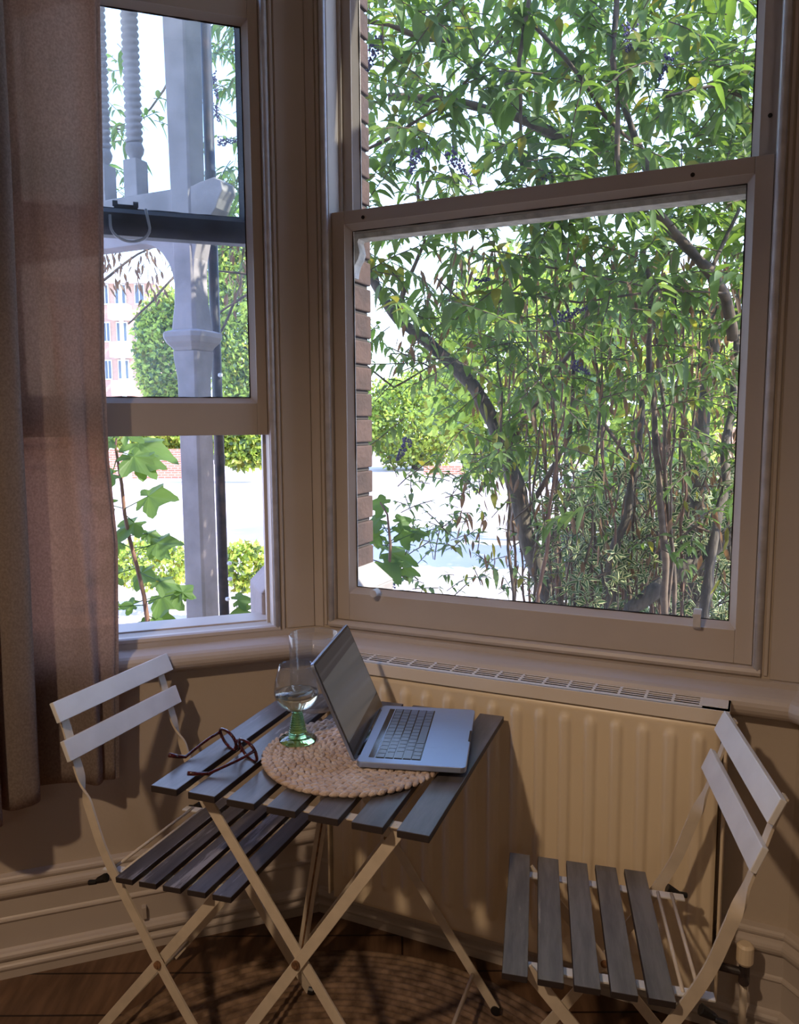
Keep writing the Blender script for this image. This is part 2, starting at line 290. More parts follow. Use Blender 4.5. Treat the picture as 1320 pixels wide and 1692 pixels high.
# ------------------------------------------------------------------ mesh helpers
class MB:
    def __init__(s, T=None): s.v = []; s.f = []; s.mi = []; s.uv = {}; s.T = T; s.smooth = False
    def add(s, vs, fs, mi=0):
        n = len(s.v)
        for p in vs:
            p = Vector(p)
            s.v.append(s.T @ p if s.T else p)
        for f in fs: s.f.append([i+n for i in f]); s.mi.append(mi)
        return n
    def box(s, x0, x1, y0, y1, z0, z1, mi=0):
        x0, x1 = sorted((x0, x1)); y0, y1 = sorted((y0, y1)); z0, z1 = sorted((z0, z1))
        v = [(x, y, z) for z in (z0, z1) for y in (y0, y1) for x in (x0, x1)]
        s.add(v, [(0, 2, 3, 1), (4, 5, 7, 6), (0, 1, 5, 4), (2, 6, 7, 3), (0, 4, 6, 2), (1, 3, 7, 5)], mi); return s
    def bar(s, a, b, side, w, t, mi=0):
        """flat strip from a to b, width w along side, thickness t across"""
        a = Vector(a); b = Vector(b); side = Vector(side).normalized(); d = (b-a).normalized(); side = (side-d*side.dot(d)).normalized(); n = d.cross(side)
        v = []
        for p in (a, b):
            for i, j in ((-1, -1), (1, -1), (1, 1), (-1, 1)): v.append(p+side*w/2*i+n*t/2*j)
        s.add(v, [(0, 1, 2, 3), (7, 6, 5, 4), (0, 4, 5, 1), (1, 5, 6, 2), (2, 6, 7, 3), (3, 7, 4, 0)], mi); return s
    def strip(s, pts, sides, w, t, mi=0):
        pts = [Vector(p) for p in pts]; vs = []; n = len(pts)
        for i, p in enumerate(pts):
            d = (pts[min(i+1, n-1)]-pts[max(i-1, 0)]).normalized(); sd = Vector(sides[i]); sd = (sd-d*sd.dot(d)).normalized(); nn = d.cross(sd)
            for a, b in ((-1, -1), (1, -1), (1, 1), (-1, 1)): vs.append(p+sd*w/2*a+nn*t/2*b)
        fs = [(0, 1, 2, 3), tuple(4*(n-1)+k for k in (3, 2, 1, 0))]
        for i in range(n-1):
            for k in range(4):
                a = 4*i+k; b = 4*i+(k+1) % 4; fs.append((a, a+4, b+4, b))
        s.add(vs, fs, mi); return s
    def tube(s, pts, r, seg=8, mi=0, cap=True):
        pts = [Vector(p) for p in pts]; n = len(pts); rs = r if isinstance(r, (list, tuple)) else [r]*n; vs = []; fs = []
        ref = None
        for i, p in enumerate(pts):
            d = (pts[min(i+1, n-1)]-pts[max(i-1, 0)])
            d = d.normalized() if d.length > 1e-9 else Vector((0, 0, 1))
            if ref is None: ref = Vector((0, 0, 1)).cross(d); ref = ref if ref.length > 0.1 else Vector((1, 0, 0))
            ref = (ref-d*ref.dot(d)).normalized(); o = d.cross(ref)
            for k in range(seg):
                a = 2*PI*k/seg; vs.append(p+(ref*math.cos(a)+o*math.sin(a))*rs[i])
        for i in range(n-1):
            for k in range(seg):
                a = i*seg+k; b = i*seg+(k+1) % seg; fs.append((a, b, b+seg, a+seg))
        if cap: fs.append(tuple(range(seg-1, -1, -1))); fs.append(tuple((n-1)*seg+k for k in range(seg)))
        s.add(vs, fs, mi); return s
    def lathe(s, prof, c=(0, 0, 0), seg=48, mi=0, flute=None):
        c = Vector(c); vs = []; fs = []; n = len(prof)
        for i, (r, z) in enumerate(prof):
            for k in range(seg):
                a = 2*PI*k/seg; rr = r
                if flute: rr = r*(1+flute[1]*math.cos(a*flute[0])) if r > 0.002 else r
                vs.append(c+Vector((rr*math.cos(a), rr*math.sin(a), z)))
        for i in range(n-1):
            for k in range(seg):
                a = i*seg+k; b = i*seg+(k+1) % seg; fs.append((a, b, b+seg, a+seg))
        s.add(vs, fs, mi); return s
    def prism(s, poly, z0, z1, mi=0):
        n = len(poly); v = [(x, y, z0) for x, y in poly]+[(x, y, z1) for x, y in poly]
        f = [tuple(range(n-1, -1, -1)), tuple(range(n, 2*n))]+[(i, (i+1) % n, (i+1) % n+n, i+n) for i in range(n)]
        s.add(v, f, mi); return s
    def build(s, name, mats, parent=None, smooth=False, bevel=0, loc=None, rotz=None, weld=False, subsurf=0):
        me = bpy.data.meshes.new(name); me.from_pydata([tuple(v) for v in s.v], [], s.f)
        if not isinstance(mats, (list, tuple)): mats = [mats]
        for m_ in mats: me.materials.append(m_)
        me.polygons.foreach_set('material_index', s.mi)
        if weld:
            bm = bmesh.new(); bm.from_mesh(me); bmesh.ops.remove_doubles(bm, verts=bm.verts, dist=1e-5); bm.to_mesh(me); bm.free()
        if smooth: me.polygons.foreach_set('use_smooth', [True]*len(me.polygons))
        o = bpy.data.objects.new(name, me); C.objects.link(o)
        if parent: o.parent = parent
        if loc is not None: o.location = loc
        if rotz is not None: o.rotation_euler = (0, 0, rotz)
        if bevel:
            b = o.modifiers.new('bevel', 'BEVEL'); b.width = bevel; b.segments = 2; b.limit_method = 'ANGLE'; b.angle_limit = math.radians(40)
        if subsurf:
            b = o.modifiers.new('sub', 'SUBSURF'); b.levels = subsurf; b.render_levels = subsurf
        return o

def empty(name, loc, rz=0):
    o = bpy.data.objects.new(name, None); C.objects.link(o); o.location = loc; o.rotation_euler = (0, 0, rz); o.empty_display_size = 0.1
    return o
def tag(o, label, cat, group=None, kind=None):
    o['label'] = label; o['category'] = cat
    if group: o['group'] = group
    if kind: o['kind'] = kind
    return o
def structure(o, label=None):
    o['kind'] = 'structure'
    if label: o['label'] = label
    return o
def rebase(o, T):
    """move an object's origin to T (its mesh was made in world space)"""
    inv = T.inverted(); o.data.transform(inv); o.matrix_world = T; return o
def copy_tree(o, parent=None):
    c = o.copy(); C.objects.link(c); c.parent = parent
    for ch in list(o.children): copy_tree(ch, c)
    return c

# ------------------------------------------------------------------ bay geometry
A1, A2 = math.radians(-24.861), math.radians(19.301)       # centre and left facet directions
A3 = A1-math.radians(44.16)                                 # right facet
def frame(a): return Vector((math.cos(a), math.sin(a), 0)), Vector((-math.sin(a), math.cos(a), 0))
K1, K2 = 1.80, 2.05
t1, n1 = frame(A1); t2, n2 = frame(A2); t3, n3 = frame(A3)
TR = 0.09                                                   # right corner along the centre facet
PR = t1*TR+n1*K1
K3 = PR.dot(n3); T3R = PR.dot(t3)
def isect(na, ka, nb, kb):
    d = na.x*nb.y-na.y*nb.x
    return Vector(((ka*nb.y-kb*na.y)/d, (na.x*kb-nb.x*ka)/d, 0))
PL = isect(n1, K1, n2, K2)
CEIL = 3.0
PLL = t2*(-0.78)+n2*K2                                      # left end of the left facet
PRR = t3*(T3R+0.86)+n3*K3                                   # right end of the right facet
BACK = -2.6; XL, XR = -3.0, 2.9

def fm(a): return Matrix.Rotation(a, 4, 'Z')
def wall_with_hole(name, a, t_0, t_1, k, thick, hole, z1=CEIL):
    """wall facet from t_0 to t_1 in the frame of angle a, with a window hole (tL,tR,zB,zT)"""
    mb = MB(fm(a)); tl, tr, zb, zt = hole
    mb.box(t_0, t_1, k, k+thick, 0, zb); mb.box(t_0, t_1, k, k+thick, zt, z1)
    mb.box(t_0, tl, k, k+thick, zb, zt); mb.box(tr, t_1, k, k+thick, zb, zt)
    o = mb.build(name, M['wall']); return structure(o)

WH = 2.80                                                   # head of the windows
ZB1, ZB2 = 0.832, 0.820
tL_c = PL.dot(t1)
wall_with_hole('wall_centre', A1, tL_c, TR, K1, 0.13, (-1.036, 0.006, ZB1, WH))
tC_l = PL.dot(t2)
wall_with_hole('wall_left', A2, -0.78, tC_l, K2, 0.13, (-0.26, 0.370, ZB2, WH))
structure(MB(fm(A3)).box(T3R, T3R+0.86, K3, K3+0.13, 0, CEIL).build('wall_right', M['wall']))
# the rest of the room
mb = MB(); th = 0.12
def wseg(mb, a, b, th=0.12):
    a = Vector(a); b = Vector(b); d = (b-a).normalized(); n = Vector((-d.y, d.x, 0))
    mb.prism([tuple((a).xy), tuple((b).xy), tuple((b+n*th).xy), tuple((a+n*th).xy)], 0, CEIL)
for nm, a, b in (('wall_left_return', (XL, PLL.y, 0), PLL), ('wall_right_return', PRR, (XR, PRR.y, 0)), ('wall_side_left', (XL, BACK, 0), (XL, PLL.y, 0)),
                 ('wall_side_right', (XR, PRR.y, 0), (XR, BACK, 0)), ('wall_back', (XR, BACK, 0), (XL, BACK, 0))):
    mb = MB(); wseg(mb, a, b); structure(mb.build(nm, M['wall']))
poly = [(XL, BACK), (XR, BACK), (XR, PRR.y), tuple(PRR.xy), tuple(PR.xy), tuple(PL.xy), tuple(PLL.xy), (XL, PLL.y)]
cx = sum(p[0] for p in poly)/8; cy = sum(p[1] for p in poly)/8
polyo = []
for p in poly:
    v = Vector((p[0]-cx, p[1]-cy)); v = v*(1+0.10/v.length); polyo.append((cx+v.x, cy+v.y))
mb = MB(); mb.prism(polyo, -0.12, 0); structure(mb.build('floor', M['floor']))
mb = MB(); mb.prism(polyo, CEIL, CEIL+0.12); structure(mb.build('ceiling', M['ceil']))

# swept trims (skirting, sill nosing) along the bay plan with mitred corners
chain = [Vector((XL, PLL.y, 0)), PLL, PL, PR, PRR, Vector((XR, PRR.y, 0))]
def offset_pt(i, d):
    """point of the chain moved d into the room"""
    def nrm(a, b):
        e = (b-a).normalized(); return Vector((e.y, -e.x, 0))
    if i == 0: return chain[0]+nrm(chain[0], chain[1])*d
    if i == len(chain)-1: return chain[-1]+nrm(chain[-2], chain[-1])*d
    na = nrm(chain[i-1], chain[i]); nb = nrm(chain[i], chain[i+1])
    mdir = (na+nb).normalized(); return chain[i]+mdir*(d/mdir.dot(na))
def sweep(name, seg, prof, material, smooth=False):
    mb = MB(); vs = []
    for i in (seg, seg+1):
        for d, z in prof:
            p = offset_pt(i, d); vs.append((p.x, p.y, z))
    n = len(prof)
    fs = [(k, k+n, (k+1) % n+n, (k+1) % n) for k in range(n)]
    fs += [tuple(range(n)), tuple(range(2*n-1, n-1, -1))]
    mb.add(vs, fs); o = mb.build(name, material, smooth=False); return structure(o)
def arc(cx_, cz, r, a0, a1, n=7): return [(cx_+r*math.cos(math.radians(a0+(a1-a0)*i/(n-1))), cz+r*math.sin(math.radians(a0+(a1-a0)*i/(n-1)))) for i in range(n)]
sk = [(0.0, 0.0), (0.026, 0.0), (0.026, 0.020)]+arc(0.022, 0.030, 0.009, -60, 60, 5)+[(0.020, 0.042)]+arc(0.018, 0.058, 0.013, -70, 80, 6)+[(0.015, 0.075), (0.015, 0.140)]+arc(0.015, 0.147, 0.005, -80, 80, 5)+[(0.013, 0.155), (0.013, 0.200)]
sk += arc(0.010, 0.222, 0.018, -70, 30, 6)+[(0.020, 0.236), (0.014, 0.240)]+arc(0.010, 0.250, 0.010, -30, 90, 5)+[(0.0, 0.262)]
for i, nm in enumerate(('left_return', 'left', 'centre', 'right', 'right_return')):
    sweep('baseboard_'+nm, i, sk, M['wood'])
nose = [(0.0, 0.725), (0.012, 0.735), (0.016, 0.742)]+arc(0.030, 0.766, 0.026, -110, 60, 10)+[(0.030, 0.794), (0.012, 0.800), (0.012, 0.812), (0.0, 0.815)]
for i, nm in ((1, 'trim_1'), (2, 'trim_2'), (3, 'trim_3')): sweep(nm, i, nose, M['wood'], True)

# ------------------------------------------------------------------ windows
def window(name, a, k, tl, tr, zb, raised, inner_z, labelpane, dark_upper=False, sash_top=2.80):
    """sash window in facet frame (angle a, inner wall plane k). x=t, y=outwards, z=up"""
    tc_ = (tl+tr)/2; R = fm(a); base = R @ Vector((tc_, k, zb))
    root = empty(name, base, a); structure(root)
    def mk(): return MB(Matrix.Translation((-tc_, -k, -zb)))
    zt = WH
    # box frame lining
    mb = mk()
    mb.box(tl-0.0, tl+0.010, k, k+0.130, zb, zt); mb.box(tr-0.010, tr, k, k+0.130, zb, zt); mb.box(tl, tr, k, k+0.130, zt-0.02, zt)
    mb.box(tl, tr, k+0.075, k+0.170, zb-0.03, zb+0.004)
    mb.build('window_frame', M['wood'], root, bevel=0.002)
    # staff bead on the room side
    mb = mk()
    for x in (tl, tr): mb.tube([(x, k-0.002, zb-0.006), (x, k-0.002, zt)], 0.0085, 8)
    mb.build('staff_bead', M['bead'] , root, smooth=True)
    mb = mk(); mb.tube([(tl-0.006, k-0.002, zb-0.004), (tr+0.006, k-0.002, zb-0.004)], 0.010, 8)
    mb.box(tl, tr, k-0.004, k+0.02, zb-0.004, zb+0.004)
    mb.build('bottom_bead', M['wood'], root, smooth=False)
    # casing edge line
    mb = mk()
    for s_, x in ((-1, tl), (1, tr)):
        mb.box(x+s_*0.012, x+s_*0.020, k-0.006, k+0.004, zb-0.01, zt)
    mb.build('architrave', M['wood'], root, bevel=0.002)
    # parting beads
    mb = mk()
    for x in (tl+0.010, tr-0.010):
        s_ = 1 if x < tc_ else -1
        mb.box(x, x+s_*0.008, k+0.056, k+0.064, zb, zt)
    mb.build('parting_bead', M['wood'], root)
    def sash(nm, y0, y1, z0, z1, bot, top, gz0, gz1, stile, material, glassmat, chamf=0.014):
        s_root = empty(nm, (0, 0, 0)); s_root.parent = root
        x0, x1 = tl+0.011, tr-0.011
        mb = mk()
        mb.box(x0, x0+stile-chamf, y0, y1, z0, z1); mb.box(x1-stile+chamf, x1, y0, y1, z0, z1)
        mb.box(x0+stile-chamf, x1-stile+chamf, y0+0.0004, y1-0.0004, z0, gz0-chamf); mb.box(x0+stile-chamf, x1-stile+chamf, y0+0.0004, y1-0.0004, gz1+chamf, z1)
        ym = (y0+y1)/2
        # mouldings sloping to the glass
        xi0, xi1 = x0+stile, x1-stile; za, zb_ = gz0, gz1
        for (p, q, r_, s2) in (((xi0-chamf, y0), (xi0, ym-0.003), 'v', 0), ((xi1+chamf, y0), (xi1, ym-0.003), 'v', 0)):
            pass
        o_ = [(xi0-chamf, za-chamf), (xi1+chamf, za-chamf), (xi1+chamf, zb_+chamf), (xi0-chamf, zb_+chamf)]
        i_ = [(xi0, za), (xi1, za), (xi1, zb_), (xi0, zb_)]
        vs_ = [(x, y0+0.003, z) for x, z in o_]+[(x, ym-0.002, z) for x, z in i_]+[(x, ym+0.006, z) for x, z in i_]+[(x, y1, z) for x, z in o_]
        fs_ = []
        for kk in range(3):
            for j in range(4): fs_.append((kk*4+j, kk*4+(j+1) % 4, kk*4+4+(j+1) % 4, kk*4+4+j))
        mb.add(vs_, fs_)
        mb.build('sash_rail', material, s_root, bevel=0.0015)
        mb = mk(); mb.box(xi0-0.002, xi1+0.002, ym, ym+0.003, za-0.002, zb_+0.002)
        mb.build('glass_pane', glassmat, s_root)
        # weathered putty line
        mb = mk(); ys = ym-0.001
        for (ax, az, bx, bz) in ((xi0, za, xi1, za), (xi0, za, xi0, zb_), (xi1, za, xi1, zb_), (xi0, zb_, xi1, zb_)):
            n_ = 26; pts = []; rs = []
            for j in range(n_):
                f = j/(n_-1); pts.append((ax+(bx-ax)*f, ys, az+(bz-az)*f)); rs.append(0.0012+0.0016*random.random())
            mb.tube(pts, rs, 5)
        mb.build('putty_line', M['gap'], s_root)
        return s_root
    return root, mk, sash

# centre window
root, mk, sash = window('window_2', A1, K1, -1.036, 0.006, ZB1, False, 0, '')
sl = sash('lower_sash', K1+0.012, K1+0.055, ZB1+0.005, 1.893, 0.08, 0.05, 0.925, 1.846, 0.050, M['wood'], M['pane'])
su = sash('upper_sash', K1+0.066, K1+0.108, 1.848, WH-0.02, 0.05, 0.05, 1.905, WH-0.07, 0.046, M['wood'], M['pane'])
# sash horns below the upper sash
for x, sg in ((-1.025, 1), (-0.005, -1)):
    mb = mk()
    prof = [(0, 1.85), (0.048, 1.85), (0.049, 1.838), (0.044, 1.828), (0.047, 1.815), (0.050, 1.800), (0.045, 1.785), (0.036, 1.772), (0.030, 1.755), (0.028, 1.74), (0, 1.74)]
    vs_ = [(x+sg*p, y, z) for y in (K1+0.068, K1+0.104) for p, z in prof]; n_ = len(prof)
    fs_ = [tuple(range(n_)), tuple(range(2*n_-1, n_-1, -1))]+[(i, i+n_, (i+1) % n_+n_, (i+1) % n_) for i in range(n_)]
    mb.add(vs_, fs_); mb.build('sash_horn', M['putty'], su)
# pale weathered strip below the meeting rail of the upper sash
mb = mk(); mb.box(-0.99, -0.04, K1+0.0665, K1+0.112, 1.835, 1.8478); mb.build('weather_strip', M['putty'], su)
# sash lifts on the bottom rail
mb = mk(); mb.tube([(-0.905, K1+0.012, 0.921), (-0.905, K1-0.014, 0.921)], 0.010, 14); mb.build('sash_knob', M['bead'], sl, smooth=False, bevel=0.001)
mb = mk(); mb.strip([(-0.118, K1+0.020, 0.948), (-0.118, K1+0.004, 0.950), (-0.118, K1-0.006, 0.942), (-0.118, K1-0.006, 0.915), (-0.118, K1+0.010, 0.908)], [(1, 0, 0)]*5, 0.016, 0.004)
mb.build('sash_lift', M['bead'], sl, bevel=0.001)
mb = mk()
for x, z in ((-0.935, 1.872), (-0.16, 1.872), (-0.018, 1.985)): mb.tube([(x, K1+0.0125 if z < 1.9 else K1+0.0655, z), (x, K1+0.0105 if z < 1.9 else K1+0.0635, z)], 0.0045, 10)
mb.build('screw_hole', M['gap'], sl)

# left window with its lower sash pushed up
root, mk, sash = window('window_1', A2, K2, -0.26, 0.370, ZB2, True, 0, '')
sl = sash('lower_sash', K2+0.010, K2+0.053, 1.332, 2.400, 0.08, 0.05, 1.428, 2.335, 0.040, M['wood'], M['pane2'])
su = sash('upper_sash', K2+0.066, K2+0.106, 1.824, WH-0.02, 0.05, 0.05, 1.893, WH-0.07, 0.046, M['backlit_sash'], M['pane'])
# cord loop fastener seen through the glass
mb = mk(); mb.box(0.005, 0.060, K2+0.056, K2+0.064, 1.888, 1.896); mb.tube([(0.002, K2+0.056, 1.897), (0.014, K2+0.056, 1.897)], 0.007, 10); mb.tube([(0.050, K2+0.056, 1.897), (0.062, K2+0.056, 1.897)], 0.007, 10)
mb.build('sash_fastener', M['gap'], su)
mb = mk(); pts = [(-0.005+0.046*(1-math.cos(PI*i/12)), K2+0.058, 1.845-0.036*math.sin(PI*i/12)) for i in range(13)]; pts = [(pts[0][0], K2+0.058, 1.87)]+pts+[(pts[-1][0]-0.008, K2+0.058, 1.89)]
mb.tube(pts, 0.0035, 8); mb.build('pull_loop', M['bead'], su, smooth=True)

# flat casing boards on the mullions
def casing(name, a, k, x0, x1, z0=0.815, z1=CEIL):
    mb = MB(fm(a)); mb.box(x0, x1, k-0.005, k+0.01, z0, z1); o = mb.build(name, M['wood'], bevel=0.002); return structure(o)
casing('trim_4', A1, K1, tL_c+0.002, -1.060); casing('trim_5', A2, K2, 0.394, tC_l-0.002)
casing('trim_6', A1, K1, 0.030, TR-0.002); casing('trim_7', A3, K3, T3R+0.002, T3R+0.066)

# ------------------------------------------------------------------ brick pier outside the corner
def xy(a, t, k): return (fm(a) @ Vector((t, k, 0))).xy
outer = isect(n1, 2.10, n2, 2.35)
inner = isect(n1, K1+0.135, n2, K2+0.135)
def pier_poly(g):
    return [tuple(xy(A1, -1.06+g, K1+0.131)), tuple(xy(A1, -1.06+g, 2.10+g)), tuple((outer+(outer.normalized()*g)).xy), tuple(xy(A2, 0.395-g, 2.35+g)), tuple(xy(A2, 0.395-g, K2+0.131)), tuple(inner.xy)]
pb = empty('brick_pier', (outer.x, outer.y, -0.45)); 
tag(pb, 'dark red brick pier standing outside between the two windows', 'pier')
mb = MB(Matrix.Translation((-outer.x, -outer.y, 0.45))); z = 0.93
while z < 3.1:
    mb.prism(pier_poly(0.0), z, z+0.065, 0); mb.prism(pier_poly(-0.007), z+0.065, z+0.075, 1); z += 0.075
mb.build('brickwork', [M['brick'], M['mortar']], pb, bevel=0.004)
mb = MB(Matrix.Translation((-outer.x, -outer.y, 0.45)))
mb.prism(pier_poly(0.045), -0.45, 0.885)
p0 = pier_poly(0.045); p1_ = pier_poly(0.0)
mb.add([(x, y, 0.885) for x, y in p0]+[(x, y, 0.945) for x, y in p1_], [(i, (i+1) % 6, (i+1) % 6+6, i+6) for i in range(6)]+[(6, 7, 8, 9, 10, 11)])
mb.build('stone_base', M['stone'], pb, bevel=0.006)
# second pier on the right of the centre window
oR = isect(n1, 2.10, n3, K3+0.30); iR = isect(n1, K1+0.135, n3, K3+0.135)
pr = empty('wall_outside_right', (oR.x, oR.y, -0.45)); structure(pr)
mb = MB(Matrix.Translation((-oR.x, -oR.y, 0.45)))
polyR = [tuple(xy(A3, T3R+0.06, K3+0.131)), tuple(xy(A3, T3R+0.06, K3+0.30)), tuple(oR.xy), tuple(xy(A1, 0.040, 2.10)), tuple(xy(A1, 0.040, K1+0.131)), tuple(iR.xy)]
mb.prism(polyR, -0.45, 3.1); mb.build('brickwork', M['brick'], pr)
# masonry below the windows, outside
mb = MB()
o2l = t2*(-0.78)+n2*2.35; o3r = t3*(T3R+0.86)+n3*(K3+0.30)
for a_, b_ in ((o2l, outer), (outer, oR), (oR, o3r)):
    d = (b_-a_).normalized(); n = Vector((d.y, -d.x, 0)); a_ = a_+d*(0.0 if a_ is o2l else 0.42); b_ = b_-d*(0.0 if b_ is o3r else 0.42)
    mb.prism([tuple(a_.xy), tuple(b_.xy), tuple((b_+n*0.155).xy), tuple((a_+n*0.155).xy)], -0.45, 0.79)
structure(mb.build('wall_outside', M['brick']))

# ------------------------------------------------------------------ rug
RC = Vector((-0.16, 1.24, 0)); mb = MB(); nr = 34; dr = 0.66/nr; prof = []
for i in range(nr):
    for q in range(5):
        f = q/5; prof.append((dr*(i+f), 0.001+0.0045*math.sin(PI*f)))
prof.append((0.66, 0.001)); prof[0] = (0.0005, 0.004)
mb.lathe(prof, (0, 0, 0), 120)
o = mb.build('jute_rug', M['rug'], smooth=True, loc=RC); tag(o, 'round brown braided jute rug lying under the slatted table', 'rug')

# ------------------------------------------------------------------ radiator
RT0, RT1, RZ0, RZ1, RKf, RKb = -0.990, -0.043, 0.125, 0.775, 1.675, 1.775
Tr = Matrix.Translation((-(RT0+RT1)/2, -RKb, 0))
rad = empty('radiator', fm(A1) @ Vector(((RT0+RT1)/2, RKb, 0)), A1)
tag(rad, 'cream ribbed panel radiator with slotted top under the wide window', 'radiator')
mb = MB(Tr); nx, nz = 300, 90; vs_ = []; fs_ = []
px0, px1, pz0, pz1 = RT0+0.012, RT1-0.014, RZ0, RZ1-0.034
def sm(x, a, b): x = max(0, min(1, (x-a)/(b-a))); return x*x*(3-2*x)
for j in range(nz+1):
    z = pz0+(pz1-pz0)*j/nz
    for i in range(nx+1):
        x = px0+(px1-px0)*i/nx; h = 0
        u = (-0.098-x)/0.0556; kk = round(u)
        if 0 <= kk <= 15:
            dx = abs(x-(-0.098-0.0556*kk)); w = 0.0165*(sm(z, 0.178, 0.20)*(1-sm(z, 0.705, 0.727)))**0.5 if 0.178 < z < 0.727 else 0
            if w > 0.001: h = 0.0075*(1-sm(dx, w*0.35, w))*sm(z, 0.178, 0.20)*(1-sm(z, 0.705, 0.727))
        e = min(x-px0, px1-x, z-pz0, pz1-z); h -= 0.006*(1-sm(e, 0, 0.007))
        vs_.append((x, RKf+0.004-h, z))
for j in range(nz):
    for i in range(nx):
        a = j*(nx+1)+i; fs_.append((a, a+1, a+nx+2, a+nx+1))
mb.add(vs_, fs_); mb.build('front_panel', M['rad'], rad, smooth=True)
mb = MB(Tr); mb.box(px0, px1, RKf+0.010, RKf+0.016, pz0, pz1); mb.box(px0, px1, RKb-0.010, RKb-0.002, pz0, pz1); mb.build('back_panel', M['rad'], rad)
for xa_ in (RT0, RT1-0.006): MB(Tr).box(xa_, xa_+0.006, RKf+0.001, RKb, RZ0+0.01, RZ1-0.012).build('side_panel', M['rad'], rad, bevel=0.002)
mb = MB(Tr)   # top grille
gx1 = RT1-0.052
mb.box(RT0-0.002, RT1+0.002, RKf-0.002, RKf+0.004, RZ1-0.030, RZ1); mb.box(RT0-0.002, RT1+0.002, RKb-0.004, RKb+0.002, RZ1-0.024, RZ1)
mb.box(RT0-0.002, RT0+0.012, RKf, RKb, RZ1-0.024, RZ1); mb.box(gx1, RT1+0.002, RKf, RKb, RZ1-0.003, RZ1); mb.box(RT1-0.003, RT1+0.002, RKf, RKb, RZ1-0.030, RZ1)
mb.box(RT0, RT1, RKf, RKf+0.016, RZ1-0.003, RZ1); mb.box(RT0, RT1, RKb-0.014, RKb, RZ1-0.003, RZ1)
for i in range(6):
    y = RKf+0.018+0.0128*i; mb.box(RT0, gx1, y-0.0024, y+0.0024, RZ1-0.0015, RZ1-0.0004)
x = gx1
while x > RT0: mb.box(x-0.006, x, RKf, RKb, RZ1-0.0018, RZ1-0.0001); x -= 0.0556
mb.build('top_grille', M['radtop'], rad, bevel=0.0008)
mb = MB(Tr); mb.box(RT0+0.013, gx1, RKf+0.006, RKb-0.006, RZ1-0.012, RZ1-0.010); mb.build('slot_shade_sheet', M['gap'], rad)  # flat black sheet painted as the shade inside the slots
vl = MB(Tr); vx = 0.008; vl.tube([(vx, 1.722, 0.255), (vx, 1.722, 0.250), (vx, 1.722, 0.215), (vx, 1.722, 0.208)], [0.012, 0.0175, 0.0175, 0.013], 16); vl.build('thermostat_knob', M['rad'], rad, bevel=0.001)
vl = MB(Tr); vl.tube([(vx, 1.722, 0.208), (vx, 1.722, 0.165)], 0.011, 12); vl.tube([(vx, 1.722, 0.188), (RT1-0.004, 1.722, 0.188)], 0.009, 12); vl.tube([(vx, 1.722, 0.180), (vx, 1.700, 0.180)], 0.010, 12); vl.build('valve', M['pipe'], rad)
vl = MB(Tr); vl.tube([(vx, 1.722, 0.165), (vx, 1.722, 0.0)], 0.0075, 12); vl.build('water_pipe', M['steel'], rad, smooth=True)

# cable clip on the skirting
o = MB(fm(A2)).box(-0.006, 0.006, K2-0.030, K2-0.012, 0.085, 0.118).build('cable_clip', M['wood'], bevel=0.002)
rebase(o, Matrix.Translation(fm(A2) @ Vector((0, K2-0.02, 0.10)))); tag(o, 'small cream clip on the left skirting board', 'clip')

# ------------------------------------------------------------------ table
TU = Vector((math.cos(-0.3506), math.sin(-0.3506), 0)); TV = Vector((-TU.y, TU.x, 0)); TO = Vector((-0.4623, 1.3847, 0))
TW, TLN, SW, SP = 0.5396, 0.55, 0.0562, 0.0806
tab = empty('folding_table', TO+TU*TW/2+TV*TLN/2, -0.3506)
tag(tab, 'small square folding table with dark stained slats and cream steel legs', 'table')
Tt = Matrix.Translation((-TW/2, -TLN/2, 0))
for i in range(7):
    mb = MB(); mb.box(-SW/2, SW/2, -TLN/2, TLN/2, -0.013, 0)
    me = mb.build('slat', [M['slat'], M['slatedge']], tab, bevel=0.0012, loc=(i*SP+SW/2-TW/2, 0, 0.70))
    for p in me.data.polygons:
        if p.normal.z < 0.5: p.material_index = 1
for y in (0.040, 0.498):
    mb = MB(Tt); mb.box(0.03, 0.51, y-0.011, y+0.011, 0.684, 0.687); mb.build('slat_rail', M['steel'], tab, bevel=0.001)
def tleg(xa, xb, y, name='leg', z0=0.018, zt=0.682, side=None):
    mb = MB(Tt); mb.bar((xa, y, zt), (xb, y, z0), (1, 0, 0), 0.021, 0.005)
    lg = mb.build(name, M['steel'], tab, bevel=0.001)
    mb = MB(Tt); mb.tube([(xb, y-0.006, 0.0168), (xb, y+0.006, 0.0168)], 0.011, 14); mb.build('foot_cap', M['black'], lg)
for y, dy in ((0.040, 0.006), (0.505, -0.006)):
    tleg(0.078, 0.538, y+dy); tleg(0.478, 0.025, y)
for y in (0.040, 0.505):
    mb = MB(Tt); mb.tube([(0.273, y-0.007, 0.385), (0.273, y+0.012, 0.385)], 0.008, 16); mb.tube([(0.273, y-0.0095, 0.385), (0.273, y-0.007, 0.385)], 0.005, 12); mb.build('bolt', M['rust'], tab)
for a_, y_ in ((0.484, 0.046), (0.080, 0.040)): MB(Tt).tube([(a_, y_, 0.092), (a_, 0.50, 0.092)], 0.005, 10).build('cross_bar', M['steel'], tab, smooth=True)
for a_ in (0.478, 0.078): MB(Tt).tube([(a_, 0.03, 0.676), (a_, 0.515, 0.676)], 0.005, 10).build('pivot_rod', M['rust'], tab)
mb = MB(Tt); mb.strip([(0.165, 0.455, 0.682), (0.128, 0.455, 0.44), (0.053, 0.455, 0.008)], [(1, 0, 0)]*3, 0.024, 0.005); mb.build('strut', M['steel'], tab, bevel=0.001)
mb = MB(Tt); mb.strip([(0.1265, 0.4515, 0.42), (0.060, 0.4515, 0.05)], [(1, 0, 0)]*2, 0.004, 0.002); mb.build('strut_slot', M['rust'], tab)

